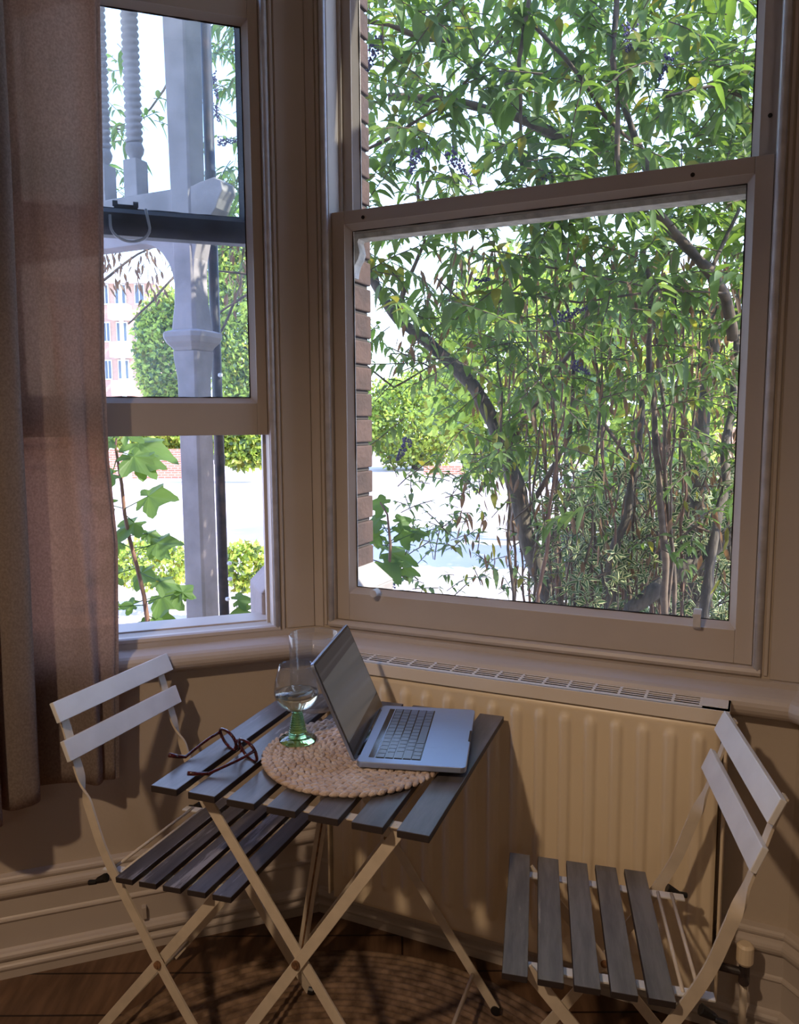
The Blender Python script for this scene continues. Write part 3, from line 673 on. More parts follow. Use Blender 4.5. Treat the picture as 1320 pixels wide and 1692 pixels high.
# ------------------------------------------------------------------ chairs
CL = 0.3697
def catmull2(P, n):
    out = []
    for i in range(len(P)-1):
        p0 = P[max(0, i-1)]; p1 = P[i]; p2 = P[i+1]; p3 = P[min(len(P)-1, i+2)]
        for j in range(n):
            t = j/n
            out.append(tuple(0.5*((2*p1[k])+(-p0[k]+p2[k])*t+(2*p0[k]-5*p1[k]+4*p2[k]-p3[k])*t*t+(-p0[k]+3*p1[k]-3*p2[k]+p3[k])*t**3) for k in range(2)))
    out.append(P[-1]); return out
def make_chair(seatmat):
    root = empty('folding_chair', (0, 0, 0))
    Tc = Matrix.Translation((-CL/2, 0.06, 0))
    sl_ = 0.0618
    for i in range(5):
        y0 = -0.0582*i; ym = y0-0.0211; z = 0.446-ym*sl_
        mb = MB(); mb.box(-CL/2, CL/2, -0.0211, 0.0211, -0.012, 0)
        o = mb.build('seat_slat', [seatmat, M['slatedge']], root, bevel=0.0012, loc=(0, ym+0.06, z)); o.rotation_euler = (-math.atan(sl_), 0, 0)
        for p in o.data.polygons:
            if abs(p.normal.z) < 0.5: p.material_index = 1
    for x in (0.048, CL-0.048):
        mb = MB(Tc); mb.bar((x, 0.068, 0.446-0.0155-0.068*sl_), (x, -0.268, 0.446-0.0155+0.268*sl_), (1, 0, 0), 0.020, 0.004)
        mb.build('seat_rail', M['white'], root, bevel=0.001)
    for y in (0.018, 0.044):
        mb = MB(Tc); mb.tube([(0.045, y, 0.431), (CL-0.045, y, 0.431)], 0.0035, 8); mb.build('seat_rod', M['steel'], root, smooth=True)
    prof = [(0.154, 0.788), (0.137, 0.744), (0.124, 0.700), (0.113, 0.665), (0.105, 0.640), (0.097, 0.615), (0.088, 0.590), (0.076, 0.555), (0.057, 0.500), (0.033, 0.450), (0.000, 0.393), (-0.040, 0.328), (-0.080, 0.2605), (-0.150, 0.158), (-0.255, 0.012)]
    prof = catmull2(prof, 5)
    for x, s_ in ((0.024, 1), (CL-0.024, -1)):
        sides = []
        for (y, z) in prof:
            f = sm(z, 0.575, 0.645)                      # strip twists from side-on to front-on
            a = f*PI/2
            sides.append(Vector((math.sin(a), math.cos(a)*0.86, math.cos(a)*0.35)))
        mb = MB(Tc); mb.strip([(x+0.004*s_*sm(z, 0.575, 0.645), y, z) for y, z in prof], sides, 0.0215, 0.0045)
        up = mb.build('upright', M['steel'], root, smooth=True); es = up.modifiers.new('split', 'EDGE_SPLIT'); es.split_angle = math.radians(35)
        mb = MB(Tc); mb.tube([(x, -0.253, 0.0165), (x+0.001, -0.265, 0.0155)], [0.011, 0.009], 12); mb.build('foot_cap', M['black'], up)
        xi = x+0.010*s_
        mb = MB(Tc); mb.bar((xi, -0.236, 0.452), (xi, 0.129, 0.012), (0, 1, 0), 0.0215, 0.0045)
        lg = mb.build('leg', M['steel'], root, bevel=0.0008)
        mb = MB(Tc); mb.tube([(xi, 0.127, 0.0165), (xi, 0.139, 0.0155)], [0.011, 0.009], 12); mb.build('foot_cap', M['black'], lg)
        mb = MB(Tc); mb.tube([(x-0.008*s_, -0.080, 0.2605), (xi+0.006*s_, -0.080, 0.2605)], 0.0078, 14); mb.tube([(x-0.0105*s_, -0.080, 0.2605), (x-0.007*s_, -0.080, 0.2605)], 0.0045, 10); mb.build('bolt', M['rust'], root)
        mb = MB(Tc); mb.tube([(x-0.006*s_, 0.040, 0.426), (x-0.006*s_, 0.060, 0.416), (x-0.006*s_, 0.072, 0.408)], [0.010, 0.007, 0.003], 8); mb.tube([(x-0.010*s_, 0.062, 0.414), (x-0.012*s_, 0.080, 0.410)], [0.005, 0.006], 8); mb.build('seat_bracket', M['black'], root, bevel=0.003)
    for y_ in (-0.215, 0.082): MB(Tc).tube([(0.035, y_, 0.065), (CL-0.035, y_, 0.065)], 0.005, 10).build('cross_bar', M['steel'], root, smooth=True)
    for (ya, za, yb, zb) in ((0.1345, 0.7525, 0.151, 0.790), (0.113, 0.6725, 0.1285, 0.711)):
        mb = MB(Tc); ym_, zm_ = (ya+yb)/2-0.008, (za+zb)/2+0.003
        L_ = math.hypot(yb-ya, zb-za)+0.003
        mb.bar((0.0, ym_, zm_), (CL, ym_, zm_), (0, (yb-ya), (zb-za)), L_, 0.011)
        s = mb.build('back_slat', M['white'], root, bevel=0.0015)
    return root
OL = Vector((-0.58356, 1.50675, 0)); VL = Vector((0.35960, 0.93311, 0)); BL = Vector((-0.93311, 0.35960, 0))
OR = Vector((0.49828, 1.51380, 0)); VR = Vector((-0.17351, -0.98483, 0)); BR = Vector((0.98483, -0.17351, 0))
ch1 = make_chair(M['seatL']); ch1.location = OL+VL*CL/2-BL*0.06; ch1.rotation_euler = (0, 0, math.atan2(VL.y, VL.x))
tag(ch1, 'folding slatted chair with worn dark seat pushed under the table near the curtain', 'chair', 'folding slatted chairs at the table')
ch2 = copy_tree(ch1); ch2.location = OR+VR*CL/2-BR*0.06; ch2.rotation_euler = (0, 0, math.atan2(VR.y, VR.x))
tag(ch2, 'folding slatted chair with plain grey seat standing by the end of the radiator', 'chair', 'folding slatted chairs at the table')
for c_ in ch2.children:
    if c_.name.startswith('seat_slat'):
        c_.data = c_.data.copy(); c_.data.materials[0] = M['seatR']

# ------------------------------------------------------------------ things on the table
ZT = 0.7005
# woven placemat
pm = Vector((-0.0915, 1.508, ZT)); mb = MB(); R0 = 0.184
def lump(mb, c, d, L, w, h):
    """leaf-shaped plaited lump centred c, along d"""
    d = Vector(d).normalized(); s_ = Vector((-d.y, d.x, 0)); up_ = Vector((0, 0, 1)); vs = []; fs = []
    ns, ng = 5, 6
    for i in range(ns+1):
        f = i/ns; r = max(0.12, math.sin(PI*(0.08+0.84*f)))
        for k in range(ng):
            a = 2*PI*k/ng; vs.append(Vector(c)+d*(f-0.5)*L+s_*math.cos(a)*w/2*r+up_*math.sin(a)*h/2*r)
    for i in range(ns):
        for k in range(ng):
            a = i*ng+k; b = i*ng+(k+1) % ng; fs.append((a, b, b+ng, a+ng))
    fs += [tuple(range(ng-1, -1, -1)), tuple(ns*ng+k for k in range(ng))]
    mb.add(vs, fs)
rings = 9; dr = R0/rings
for i in range(rings):
    r = dr*(i+0.5); n_ = max(5, int(2*PI*r/0.0165))
    for half in (0, 1):
        for k in range(n_):
            a = 2*PI*(k+0.5*half+0.37*i+0.15*random.random())/n_; rr = r+(-1 if half else 1)*dr*0.24
            tdir = Vector((-math.sin(a), math.cos(a), 0)); rdir = Vector((math.cos(a), math.sin(a), 0))
            d = tdir+rdir*(0.55 if half else -0.55)*(1 if i % 2 else 1)
            lump(mb, (rr*math.cos(a), rr*math.sin(a), 0.0055+0.0012*random.random()), d, 0.0250, 0.0118, 0.0125)
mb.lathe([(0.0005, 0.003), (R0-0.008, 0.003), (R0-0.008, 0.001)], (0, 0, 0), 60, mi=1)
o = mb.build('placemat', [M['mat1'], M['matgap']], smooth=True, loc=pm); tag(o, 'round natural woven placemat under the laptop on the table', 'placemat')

# laptop
hn = Vector((-0.0855, 1.4250, 0)); hd = Vector((0.1523, 0.9883, 0)).normalized(); dd = Vector((hd.y, -hd.x, 0))
LW, LD = 0.300, 0.208; ZL = ZT+0.0125
lap = empty('laptop', hn+hd*LW/2+dd*LD/2+Vector((0, 0, ZL)), math.atan2(dd.y, dd.x)-PI/2+PI/2)
# local x = from hinge to front edge, local y = along hinge towards the window
tag(lap, 'open silver laptop with a dim grey screen standing on the woven mat', 'laptop')
def rrect(x0, x1, y0, y1, r, n=5):
    pts = []
    for cx_, cy_, a0 in ((x1-r, y1-r, 0), (x0+r, y1-r, 90), (x0+r, y0+r, 180), (x1-r, y0+r, 270)):
        for i in range(n): a = math.radians(a0+90*i/(n-1)); pts.append((cx_+r*math.cos(a), cy_+r*math.sin(a)))
    return pts
hx, hy = LD/2, LW/2
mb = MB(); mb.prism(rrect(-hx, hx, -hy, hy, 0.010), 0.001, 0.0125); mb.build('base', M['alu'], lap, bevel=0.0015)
mb = MB(); mb.box(-hx+0.020, -hx+0.031, -hy+0.022, hy-0.022, 0.0122, 0.0130); mb.build('touch_bar', M['bezel'], lap)
mb = MB(); mb.box(-hx+0.033, -hx+0.121, -hy+0.020, hy-0.020, 0.0120, 0.01255); kb = mb.build('keyboard', M['bezel'], lap)
y0k, y1k = -hy+0.022, hy-0.022; wk = (y1k-y0k)
rows = [[1]*14, [1.5]+[1]*12+[1.3], [1.8]+[1]*11+[1.8], [2.3]+[1]*10+[2.3], [1, 1, 1, 1.3, 5.2, 1.3, 1, 1, 1, 1]]
for r_, ws in enumerate(rows):
    xs = -hx+0.035+r_*0.0172; y = y0k; u_ = wk/sum(ws)
    for w_ in ws:
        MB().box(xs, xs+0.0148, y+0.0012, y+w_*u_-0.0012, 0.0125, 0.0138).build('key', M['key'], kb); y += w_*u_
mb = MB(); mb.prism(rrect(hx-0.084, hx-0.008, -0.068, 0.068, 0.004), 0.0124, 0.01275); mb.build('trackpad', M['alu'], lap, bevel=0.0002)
mb = MB(); mb.prism(rrect(hx-0.004, hx+0.0006, -0.028, 0.028, 0.001), 0.0095, 0.0128); mb.build('opening_notch', M['bezel'], lap)
# lid: hinge at x=-hx, leans back 23 degrees past vertical
lean = math.atan2(0.080, 0.188); LH = 0.204
lid = empty('lid', (-hx-0.001, 0, 0.011)); lid.parent = lap; lid.rotation_euler = (0, -lean, 0)
mb = MB()
pr_ = rrect(-hy, hy, 0.0, LH, 0.009)
vs_ = [(x, a, b) for x in (-0.0055, 0.0) for a, b in pr_]; n_ = len(pr_)
mb.add(vs_, [tuple(range(n_)), tuple(range(2*n_-1, n_-1, -1))]+[(i, i+n_, (i+1) % n_+n_, (i+1) % n_) for i in range(n_)])
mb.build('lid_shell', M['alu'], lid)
mb = MB(); pr_ = rrect(-hy+0.0015, hy-0.0015, 0.0015, LH-0.0015, 0.008)
vs_ = [(x, a, b) for x in (0.0, 0.0008) for a, b in pr_]
mb.add(vs_, [tuple(range(n_)), tuple(range(2*n_-1, n_-1, -1))]+[(i, i+n_, (i+1) % n_+n_, (i+1) % n_) for i in range(n_)])
mb.build('screen_bezel', M['bezel'], lid)
mb = MB(); mb.add([(0.0012, -hy+0.006, 0.018), (0.0012, hy-0.006, 0.018), (0.0012, hy-0.006, LH-0.006), (0.0012, -hy+0.006, LH-0.006)], [(0, 1, 2, 3)])
o = mb.build('screen', M['screen'], lid); uvl = o.data.uv_layers.new(name='UVMap')
for i, uvv in enumerate(((0, 0), (1, 0), (1, 1), (0, 1))): uvl.data[i].uv = uvv
mb = MB(); mb.tube([(-hx-0.002, -hy+0.03, 0.010), (-hx-0.002, hy-0.03, 0.010)], 0.005, 12); mb.build('hinge', M['bezel'], lap, smooth=True)

# wine glass with green ribbed stem, half full of white wine
wg = empty('wine_glass', (-0.2132, 1.562, ZT+0.012)); tag(wg, 'wine glass with green ribbed stem and some white wine standing on the mat', 'glass')
prof = [(0.0385, 0.000), (0.0385, 0.0022), (0.026, 0.0050), (0.0200, 0.0085)]
z = 0.0085; r = 0.0195; i = 0
while z < 0.058:
    f = (z-0.0085)/0.05; rb = 0.0185*(1-f)+0.0098*f
    prof += [(rb, z), (rb*1.10, z+0.0022), (rb, z+0.0044)]; z += 0.0046
prof += [(0.0092, 0.060), (0.0005, 0.061)]
mb = MB(); mb.lathe([(0.0005, 0.0)]+prof, (0, 0, 0), 40); mb.build('stem', M['glassgreen'], wg, smooth=True)
outer_p = [(0.0005, 0.0612), (0.010, 0.0618), (0.024, 0.067), (0.036, 0.076), (0.0435, 0.088), (0.0465, 0.100), (0.0460, 0.114), (0.0430, 0.130), (0.0385, 0.146), (0.0345, 0.159)]
inner_p = [(max(0.0005, r-0.0011), z+0.0008) for r, z in outer_p]; inner_p[0] = (0.0005, 0.0630); inner_p[1] = (0.0095, 0.0636)
inner_p[-1] = (0.0338, 0.1594)
mb = MB(); mb.lathe(outer_p+inner_p[::-1], (0, 0, 0), 96, flute=(24, 0.006)); mb.build('bowl', M['glassclear'], wg, smooth=True)
def rad_at(zq):
    for (r0, z0), (r1, z1) in zip(inner_p, inner_p[1:]):
        if z0 <= zq <= z1: return r0+(r1-r0)*(zq-z0)/(z1-z0)
wp = [(0.0005, 0.0636)]+[(max(0.001, rad_at(z)-0.0006), z) for z in (0.066, 0.070, 0.076, 0.083, 0.090, 0.096, 0.101)]
wp += [(0.0005, 0.101)]
mb = MB(); mb.lathe(wp, (0, 0, 0), 96); mb.build('wine', M['wine'], wg, smooth=True)

# tall clear cylinder vase at the far corner of the table
va = MB(); rv = 0.058
va.lathe([(0.0005, 0.0), (rv-0.004, 0.0), (rv, 0.004), (rv, 0.172), (rv-0.0012, 0.1735), (rv-0.0024, 0.172), (rv-0.0026, 0.014), (rv-0.010, 0.009), (0.0005, 0.009)], (0, 0, 0), 64)
o = va.build('glass_vase', M['glassclear'], smooth=True, loc=(-0.2015, 1.7900, ZT)); tag(o, 'empty clear cylindrical glass vase behind the wine glass and laptop', 'vase')

# spectacles: points measured on the table surface
def spectacles():
    gl = empty('spectacles', (-0.355, 1.500, ZT)); tag(gl, 'dark red rimmed spectacles lying open on the left end of the table', 'spectacles')
    g = Vector((-0.355, 1.500, 0))
    # lens centres in world; front tilts back, temples run towards the camera-left
    cA = Vector((-0.351, 1.540, 0.022)); cB = Vector((-0.301, 1.487, 0.022))      # far lens, near lens
    ax = (cB-cA).normalized(); upv_ = (Vector((0, 0, 1))*0.93+Vector((-0.24, -0.20, 0))).normalized(); upv_ = (upv_-ax*upv_.dot(ax)).normalized(); nrm = ax.cross(upv_)
    rims = []
    for nm, c_, s_ in (('rim', cA, -1), ('rim', cB, 1)):
        pts = []
        for k in range(33):
            a = 2*PI*k/32; ca, sa = math.cos(a), math.sin(a)
            rx = 0.0285*abs(ca)**0.75*(1 if ca > 0 else -1); ry = 0.0225*abs(sa)**0.8*(1 if sa > 0 else -1)
            if sa < 0: rx *= 0.94
            pts.append(c_-g+ax*rx+upv_*ry)
        mb = MB(); mb.tube(pts, 0.0032, 8, cap=False); o = mb.build('rim', M['frame'], gl, smooth=True)
        mb = MB(); n_ = 32; vs = [c_-g-nrm*0.0005]+pts[:32]; mb.add(vs, [(0, 1+i, 1+(i+1) % n_) for i in range(n_)]); mb.build('lens', M['lens'], o)
    ra, rb = cA+ax*0.025-g, cB-ax*0.025-g
    mb = MB(); mb.tube([ra+upv_*0.006, (ra+rb)/2+upv_*0.011, rb+upv_*0.006], [0.0026, 0.0024, 0.0026], 8); mb.build('bridge', M['frame'], gl, smooth=True)
    # nose pads
    mb = MB(); mb.tube([ra-upv_*0.004, ra-upv_*0.010+nrm*0.006], 0.002, 6); mb.tube([rb-upv_*0.004, rb-upv_*0.010+nrm*0.006], 0.002, 6); mb.build('nose_pad', M['frame'], gl)
    tips = [((-0.378, 1.560), (-0.400, 1.535), (-0.430, 1.487), (-0.441, 1.462), (-0.449, 1.446)), ((-0.276, 1.454), (-0.300, 1.430), (-0.345, 1.385), (-0.362, 1.371), (-0.395, 1.390))]
    for c_, s_, tip in ((cA, -1, Vector((-0.452, 1.470, 0.0))), (cB, 1, Vector((-0.398, 1.402, 0.0)))):
        st = c_+ax*0.028*s_+upv_*0.009
        bend = st.lerp(tip, 0.70); bend.z = 0.0045; 
        mid = st.lerp(bend, 0.5); mid += ax*s_*0.004
        tipz = Vector((tip.x, tip.y, 0.020 if s_ < 0 else 0.014)) 
        pts = [st, st.lerp(mid, 0.5)+ax*s_*0.002, mid, mid.lerp(bend, 0.55), bend, bend.lerp(tipz, 0.5)+Vector((0, 0, -0.001)), tipz]
        mb = MB(); mb.tube([p-g for p in pts], [0.0032, 0.0029, 0.0028, 0.0029, 0.0034, 0.0042, 0.0044], 8); mb.build('temple', M['frame'], gl, smooth=True)
spectacles()

# ------------------------------------------------------------------ curtain
def catmull(P, n):
    out = []
    for i in range(len(P)-1):
        p0 = P[max(0, i-1)]; p1 = P[i]; p2 = P[i+1]; p3 = P[min(len(P)-1, i+2)]
        for j in range(n):
            t = j/n
            out.append(tuple(0.5*((2*p1[k])+(-p0[k]+p2[k])*t+(2*p0[k]-5*p1[k]+4*p2[k]-p3[k])*t*t+(-p0[k]+3*p1[k]-3*p2[k]+p3[k])*t**3) for k in range(2)))
    out.append(P[-1]); return out
keyz = [(2.88, -0.004), (2.28, -0.011), (1.90, -0.022), (1.50, -0.037), (1.29, -0.038), (1.08, -0.027), (0.79, -0.038), (0.50, -0.050)]
def edge_t(z):
    for (za, a), (zb_, b) in zip(keyz, keyz[1:]):
        if z >= zb_: f = (za-z)/(za-zb_); return a+(b-a)*max(0, min(1, f))
    return keyz[-1][1]
def curt_row(z, zf):
    e = edge_t(z); w = 0.020*math.sin(z*2.3)
    fr = sm(z, 0.4, 2.4)
    gx = -0.212+0.020*fr                                    # right edge of the grey fold in front
    P = [(e, 1.962), (e-0.004, 1.950), (e-0.035, 1.958), (-0.085+0.4*w, 1.952-0.010*fr), (-0.120+1.5*w, 1.940-0.012*(1-fr)), (-0.155+w, 1.962), (-0.20, 1.975), (-0.255, 1.965), (-0.285, 1.925), (gx-0.012, 1.897), (gx, 1.884), (gx-0.016, 1.872), (gx-0.055, 1.872), (gx-0.085, 1.905), (gx-0.10, 1.94), (gx-0.080, 1.87), (gx-0.075, 1.846), (gx-0.110, 1.832), (gx-0.16, 1.87), (gx-0.20, 1.93), (gx-0.24, 1.87), (gx-0.29, 1.86), (gx-0.34, 1.93), (gx-0.40, 1.87)]
    return catmull(P, 6)
mb = MB(fm(A2)); vs_ = []; fs_ = []; nz = 70; row0 = None
for j in range(nz+1):
    f = j/nz; z = 2.88-(2.88-0.505)*f
    row = curt_row(z, f)
    for q, (t, k) in enumerate(row):
        zz = z
        if f > 0.6: zz = z - (f-0.6)/0.4*(0.0 if q < 42 else -0.02+0.0008*(q-42))
        dt = 0.004*noise.noise(Vector((t*9, z*1.6, 3))); dk = 0.006*noise.noise(Vector((t*7, z*2.2, 9)))
        vs_.append((t+(dt if q > 2 else 0), k+dk, zz))
nc = len(row)
for j in range(nz):
    for i in range(nc-1):
        a = j*nc+i; fs_.append((a, a+1, a+nc+1, a+nc))
mb.add(vs_, fs_)
cu = mb.build('curtain', M['curtain'], smooth=True)
Tcu = Matrix.Translation(fm(A2) @ Vector((-0.25, 1.93, 0.5))); rebase(cu, Tcu)
tag(cu, 'long brown linen curtain hanging in folds at the left of the window', 'curtain')
so = cu.modifiers.new('solid', 'SOLIDIFY'); so.thickness = 0.0008
# hem along the free edge
mb = MB(fm(A2)); pts = []
rows = []
for j in range(nz+1):
    z = 2.88-(2.88-0.505)*j/nz; e = edge_t(z); pts.append((e+0.001, 1.957+0.006*noise.noise(Vector((e*7, z*2.2, 9))), z))
mb.strip(pts, [(1, 0.3, 0)]*len(pts), 0.010, 0.0035)
hm = mb.build('hem', M['curtain']); hm.data.transform(Tcu.inverted()); hm.parent = cu

# ------------------------------------------------------------------ outdoors: ground, street, porch
GZ = -0.45
def ground(name, poly, z0, z1, material):
    mb = MB(); mb.prism(poly, z0, z1); return structure(mb.build(name, material))
ground('ground', [(-90, 2.9), (60, -6), (90, 100), (-90, 100)], GZ-0.2, GZ-0.01, M['road'])
ground('flower_bed', [(-3.2, 3.1), (5.2, 0.9), (6.2, 6.4), (-0.4, 6.6), (-3.4, 6.2)], GZ-0.05, GZ+0.01, M['earth'])

P0 = Vector((-0.872, 3.40, 0)); Rp = fm(A1)
col = empty('porch_column', (P0.x, P0.y, GZ), A1); tag(col, 'white painted porch column with a ring capital seen through the left window', 'column')
def sq_loft(levels):
    mb = MB(); vs = []; fs = []
    for z, h, ch in levels:
        for sx, sy in ((1, 1), (-1, 1), (-1, -1), (1, -1)):
            a, b = (h*sx, (h-ch)*sy), ((h-ch)*sx, h*sy)
            for p in ((a, b) if sx*sy > 0 else (b, a)): vs.append((p[0], p[1], z-GZ))
    n = len(levels)
    for i in range(n-1):
        for k in range(8): a = i*8+k; b = i*8+(k+1) % 8; fs.append((a, b, b+8, a+8))
    fs.append(tuple(range(7, -1, -1))); fs.append(tuple((n-1)*8+k for k in range(8)))
    mb.add(vs, fs); return mb
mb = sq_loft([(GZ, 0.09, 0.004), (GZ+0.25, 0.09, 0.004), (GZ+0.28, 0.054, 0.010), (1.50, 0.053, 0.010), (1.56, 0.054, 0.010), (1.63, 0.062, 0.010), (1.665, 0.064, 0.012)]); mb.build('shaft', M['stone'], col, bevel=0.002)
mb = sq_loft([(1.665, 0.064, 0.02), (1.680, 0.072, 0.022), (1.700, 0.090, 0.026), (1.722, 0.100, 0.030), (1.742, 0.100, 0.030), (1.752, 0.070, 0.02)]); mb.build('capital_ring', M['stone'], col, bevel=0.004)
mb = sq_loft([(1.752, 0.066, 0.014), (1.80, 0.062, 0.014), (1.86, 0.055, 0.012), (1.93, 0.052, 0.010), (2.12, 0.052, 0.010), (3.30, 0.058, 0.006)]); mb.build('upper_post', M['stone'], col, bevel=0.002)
bm_ = empty('porch_beam', (P0+t1*(-0.9)+Vector((0, 0, 2.14))).to_tuple(), A1); tag(bm_, 'white curved porch beam joined to the column carrying twisted spindles', 'beam')
# beam outline in (x = along, z): top edge, right ornament, bracket arches
def oxz(pts, y0, y1, ox, oz):
    mb = MB(); n = len(pts); vs = [(x-ox, y, z-oz) for y in (y0, y1) for x, z in pts]
    mb.add(vs, [tuple(range(n)), tuple(range(2*n-1, n-1, -1))]+[(i, i+n, (i+1) % n+n, (i+1) % n) for i in range(n)]); return mb
beam = [(-3.0, 2.325), (-0.062, 2.325), (0.062, 2.325), (0.10, 2.335), (0.17, 2.345), (0.205, 2.325), (0.210, 2.29), (0.19, 2.26), (0.175, 2.225), (0.13, 2.18), (0.08, 2.12), (0.058, 2.04), (0.050, 1.95), (0.0, 1.95), (-0.048, 1.92)]
beam += [(-0.050-0.17*(1-math.cos(math.radians(a))), 1.92+0.20*math.sin(math.radians(a))) for a in range(10, 91, 10)]+[(-3.0, 2.12)]
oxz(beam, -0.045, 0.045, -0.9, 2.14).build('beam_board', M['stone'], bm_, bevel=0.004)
# twisted spindles standing on the beam
def spindle():
    s = empty('twisted_spindle', (0, 0, 0), A1)
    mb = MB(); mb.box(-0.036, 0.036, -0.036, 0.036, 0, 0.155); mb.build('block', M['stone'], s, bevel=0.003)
    mb = MB(); prof = [(0.022, 0.155), (0.022, 0.162), (0.036, 0.185), (0.040, 0.205), (0.032, 0.225)]; z = 0.225
    while z < 1.0: prof += [(0.0290, z), (0.0350, z+0.007), (0.0370, z+0.014), (0.0350, z+0.021)]; z += 0.028
    prof += [(0.0005, z)]
    vs = []; seg = 24; fs = []
    for r_, z_ in prof:
        for k in range(seg):
            a = 2*PI*k/seg; zz = z_+(0.009*math.sin(a) if 0.23 < z_ < 0.99 else 0); vs.append((r_*math.cos(a), r_*math.sin(a), zz))
    for i in range(len(prof)-1):
        for k in range(seg): a = i*seg+k; b = i*seg+(k+1) % seg; fs.append((a, b, b+seg, a+seg))
    mb.add(vs, fs); mb.build('twisted_shaft', M['stone'], s, smooth=True); return s
sp0 = spindle()
for i, (d_, lab) in enumerate(((0.275, 'white twisted wooden spindle nearest the porch column, on the beam'), (0.455, 'white twisted wooden spindle half hidden by the curtain edge'))):
    s_ = sp0 if i == 0 else copy_tree(sp0)
    s_.location = P0-t1*d_+Vector((0, 0, 2.325)); tag(s_, lab, 'spindle', 'twisted spindles on the porch beam')
# rainwater pipe
pp = at(351, 400, 3.72); dp = empty('drain_pipe', (pp.x, pp.y, GZ)); tag(dp, 'dark rainwater pipe running up behind the porch column', 'pipe')
mb = MB(); mb.tube([(0, 0, 0), (0, 0, 3.9)], 0.024, 16); mb.build('pipe_tube', M['pipe'], dp, smooth=True)
for z in (0.62, 1.62, 2.9): MB().tube([(0, 0, z), (0, 0, z+0.045)], 0.0265, 16).build('pipe_collar', M['pipe'], dp)
for px_, py_ in ((379, 931), (380, 957), (376, 990), (364, 620)):
    q = at(px_, py_, 3.70)-Vector((pp.x, pp.y, GZ)); MB().lathe([(0.0005, -0.010), (0.010, -0.006), (0.012, 0.0), (0.010, 0.008), (0.0005, 0.011)], (q.x, q.y, q.z), 10).build('paint_splash', M['render'], dp)
# porch roof above
mb = MB(fm(A1)); mb.box(-4.5, -1.10, K1+0.14, 2.95, 3.34, 3.46); o = mb.build('porch_roof', M['render']); rebase(o, Matrix.Translation(fm(A1) @ Vector((-2.8, 2.4, 3.34)))); structure(o)

# far things
def far_box(name, x0, x1, y0, y1, z0, z1, m_, parent=None, off=(0, 0, 0)):
    mb = MB(Matrix.Translation((-off[0], -off[1], -off[2]))); mb.box(x0, x1, y0, y1, z0, z1); return mb.build(name, m_, parent)
a = at(120, 700, 26); b = at(304, 700, 26)
gw = far_box('garden_wall', a.x, b.x, 26, 26.25, GZ, at(0, 744, 26).z, M['brickwall']); rebase(gw, Matrix.Translation(((a.x+b.x)/2, 26, GZ))); tag(gw, 'low red brick wall across the road below the hedge', 'wall')
a = at(700, 700, 27); b = at(770, 700, 27)
gw = far_box('garden_wall', a.x, b.x, 27, 27.25, GZ, at(0, 775, 27).z, M['brickwall']); rebase(gw, Matrix.Translation(((a.x+b.x)/2, 27, GZ))); tag(gw, 'short orange brick wall glimpsed beyond the road through the wide window', 'wall')
a = at(1165, 700, 22); b = at(1290, 700, 22)
gw = far_box('brick_house', a.x, b.x, 22, 24, GZ, at(0, 560, 22).z, M['brickfar']); rebase(gw, Matrix.Translation(((a.x+b.x)/2, 22, GZ))); tag(gw, 'orange brick house just glimpsed through stems at right of the wide window', 'house')
# block of flats
bl = at(95, 700, 60); br_ = at(262, 700, 60); zt_ = at(0, 470, 60).z
fl = empty('apartment_block', ((bl.x+br_.x)/2, 60, GZ)); tag(fl, 'orange brick block of flats with white balconies far beyond the road', 'building')
of = ((bl.x+br_.x)/2, 60, GZ)
far_box('wall', bl.x, br_.x, 60, 68, GZ, zt_, M['brickfar'], fl, of)
far_box('roof', bl.x-0.5, br_.x+0.5, 59.4, 68.6, zt_, zt_+0.5, M['render'], fl, of)
for r_ in range(4):
    for (pa, pb_) in ((110, 128), (148, 160), (178, 190), (200, 218), (232, 248)):
        xa, xb = at(pa, 700, 60).x, at(pb_, 700, 60).x; z = at(0, 505+62*r_, 60).z
        w_ = far_box('window', xa, xb, 59.9, 60.02, z, z+1.5, M['render'], fl, of)
        mb = MB(Matrix.Translation((-of[0], -of[1], -of[2]))); xm = (xa+xb)/2
        mb.box(xa+0.07, xm-0.05, 59.86, 59.9, z+0.1, z+1.4); mb.box(xm+0.05, xb-0.07, 59.86, 59.9, z+0.1, z+1.4); g_ = mb.build('pane', M['farglass'], fl); g_.parent = w_
    xa, xb = at(196, 700, 60).x, at(226, 700, 60).x; z = at(0, 528+62*r_, 60).z
    far_box('balcony', xa, xb, 58.8, 60, z-0.15, z+0.95, M['render'], fl, of)
# street lamp
lp = at(208, 700, 20); sl_ = empty('street_lamp', (lp.x, 20, GZ)); tag(sl_, 'tall thin pale street lamp post in front of the flats', 'street lamp')
zt_ = at(0, 462, 20).z-GZ
mb = MB(); mb.tube([(0, 0, 0), (0, 0, 1.2), (0, 0, 1.25), (0, 0, zt_)], [0.09, 0.09, 0.06, 0.045], 12); mb.build('pole', M['lamppost'], sl_)
mb = MB(); mb.tube([(0, 0, zt_), (-0.1, 0, zt_+0.15), (-0.8, 0, zt_+0.22)], 0.03, 8); mb.box(-1.3, -0.75, -0.12, 0.12, zt_+0.16, zt_+0.26); mb.build('lamp_head', M['lamppost'], sl_)

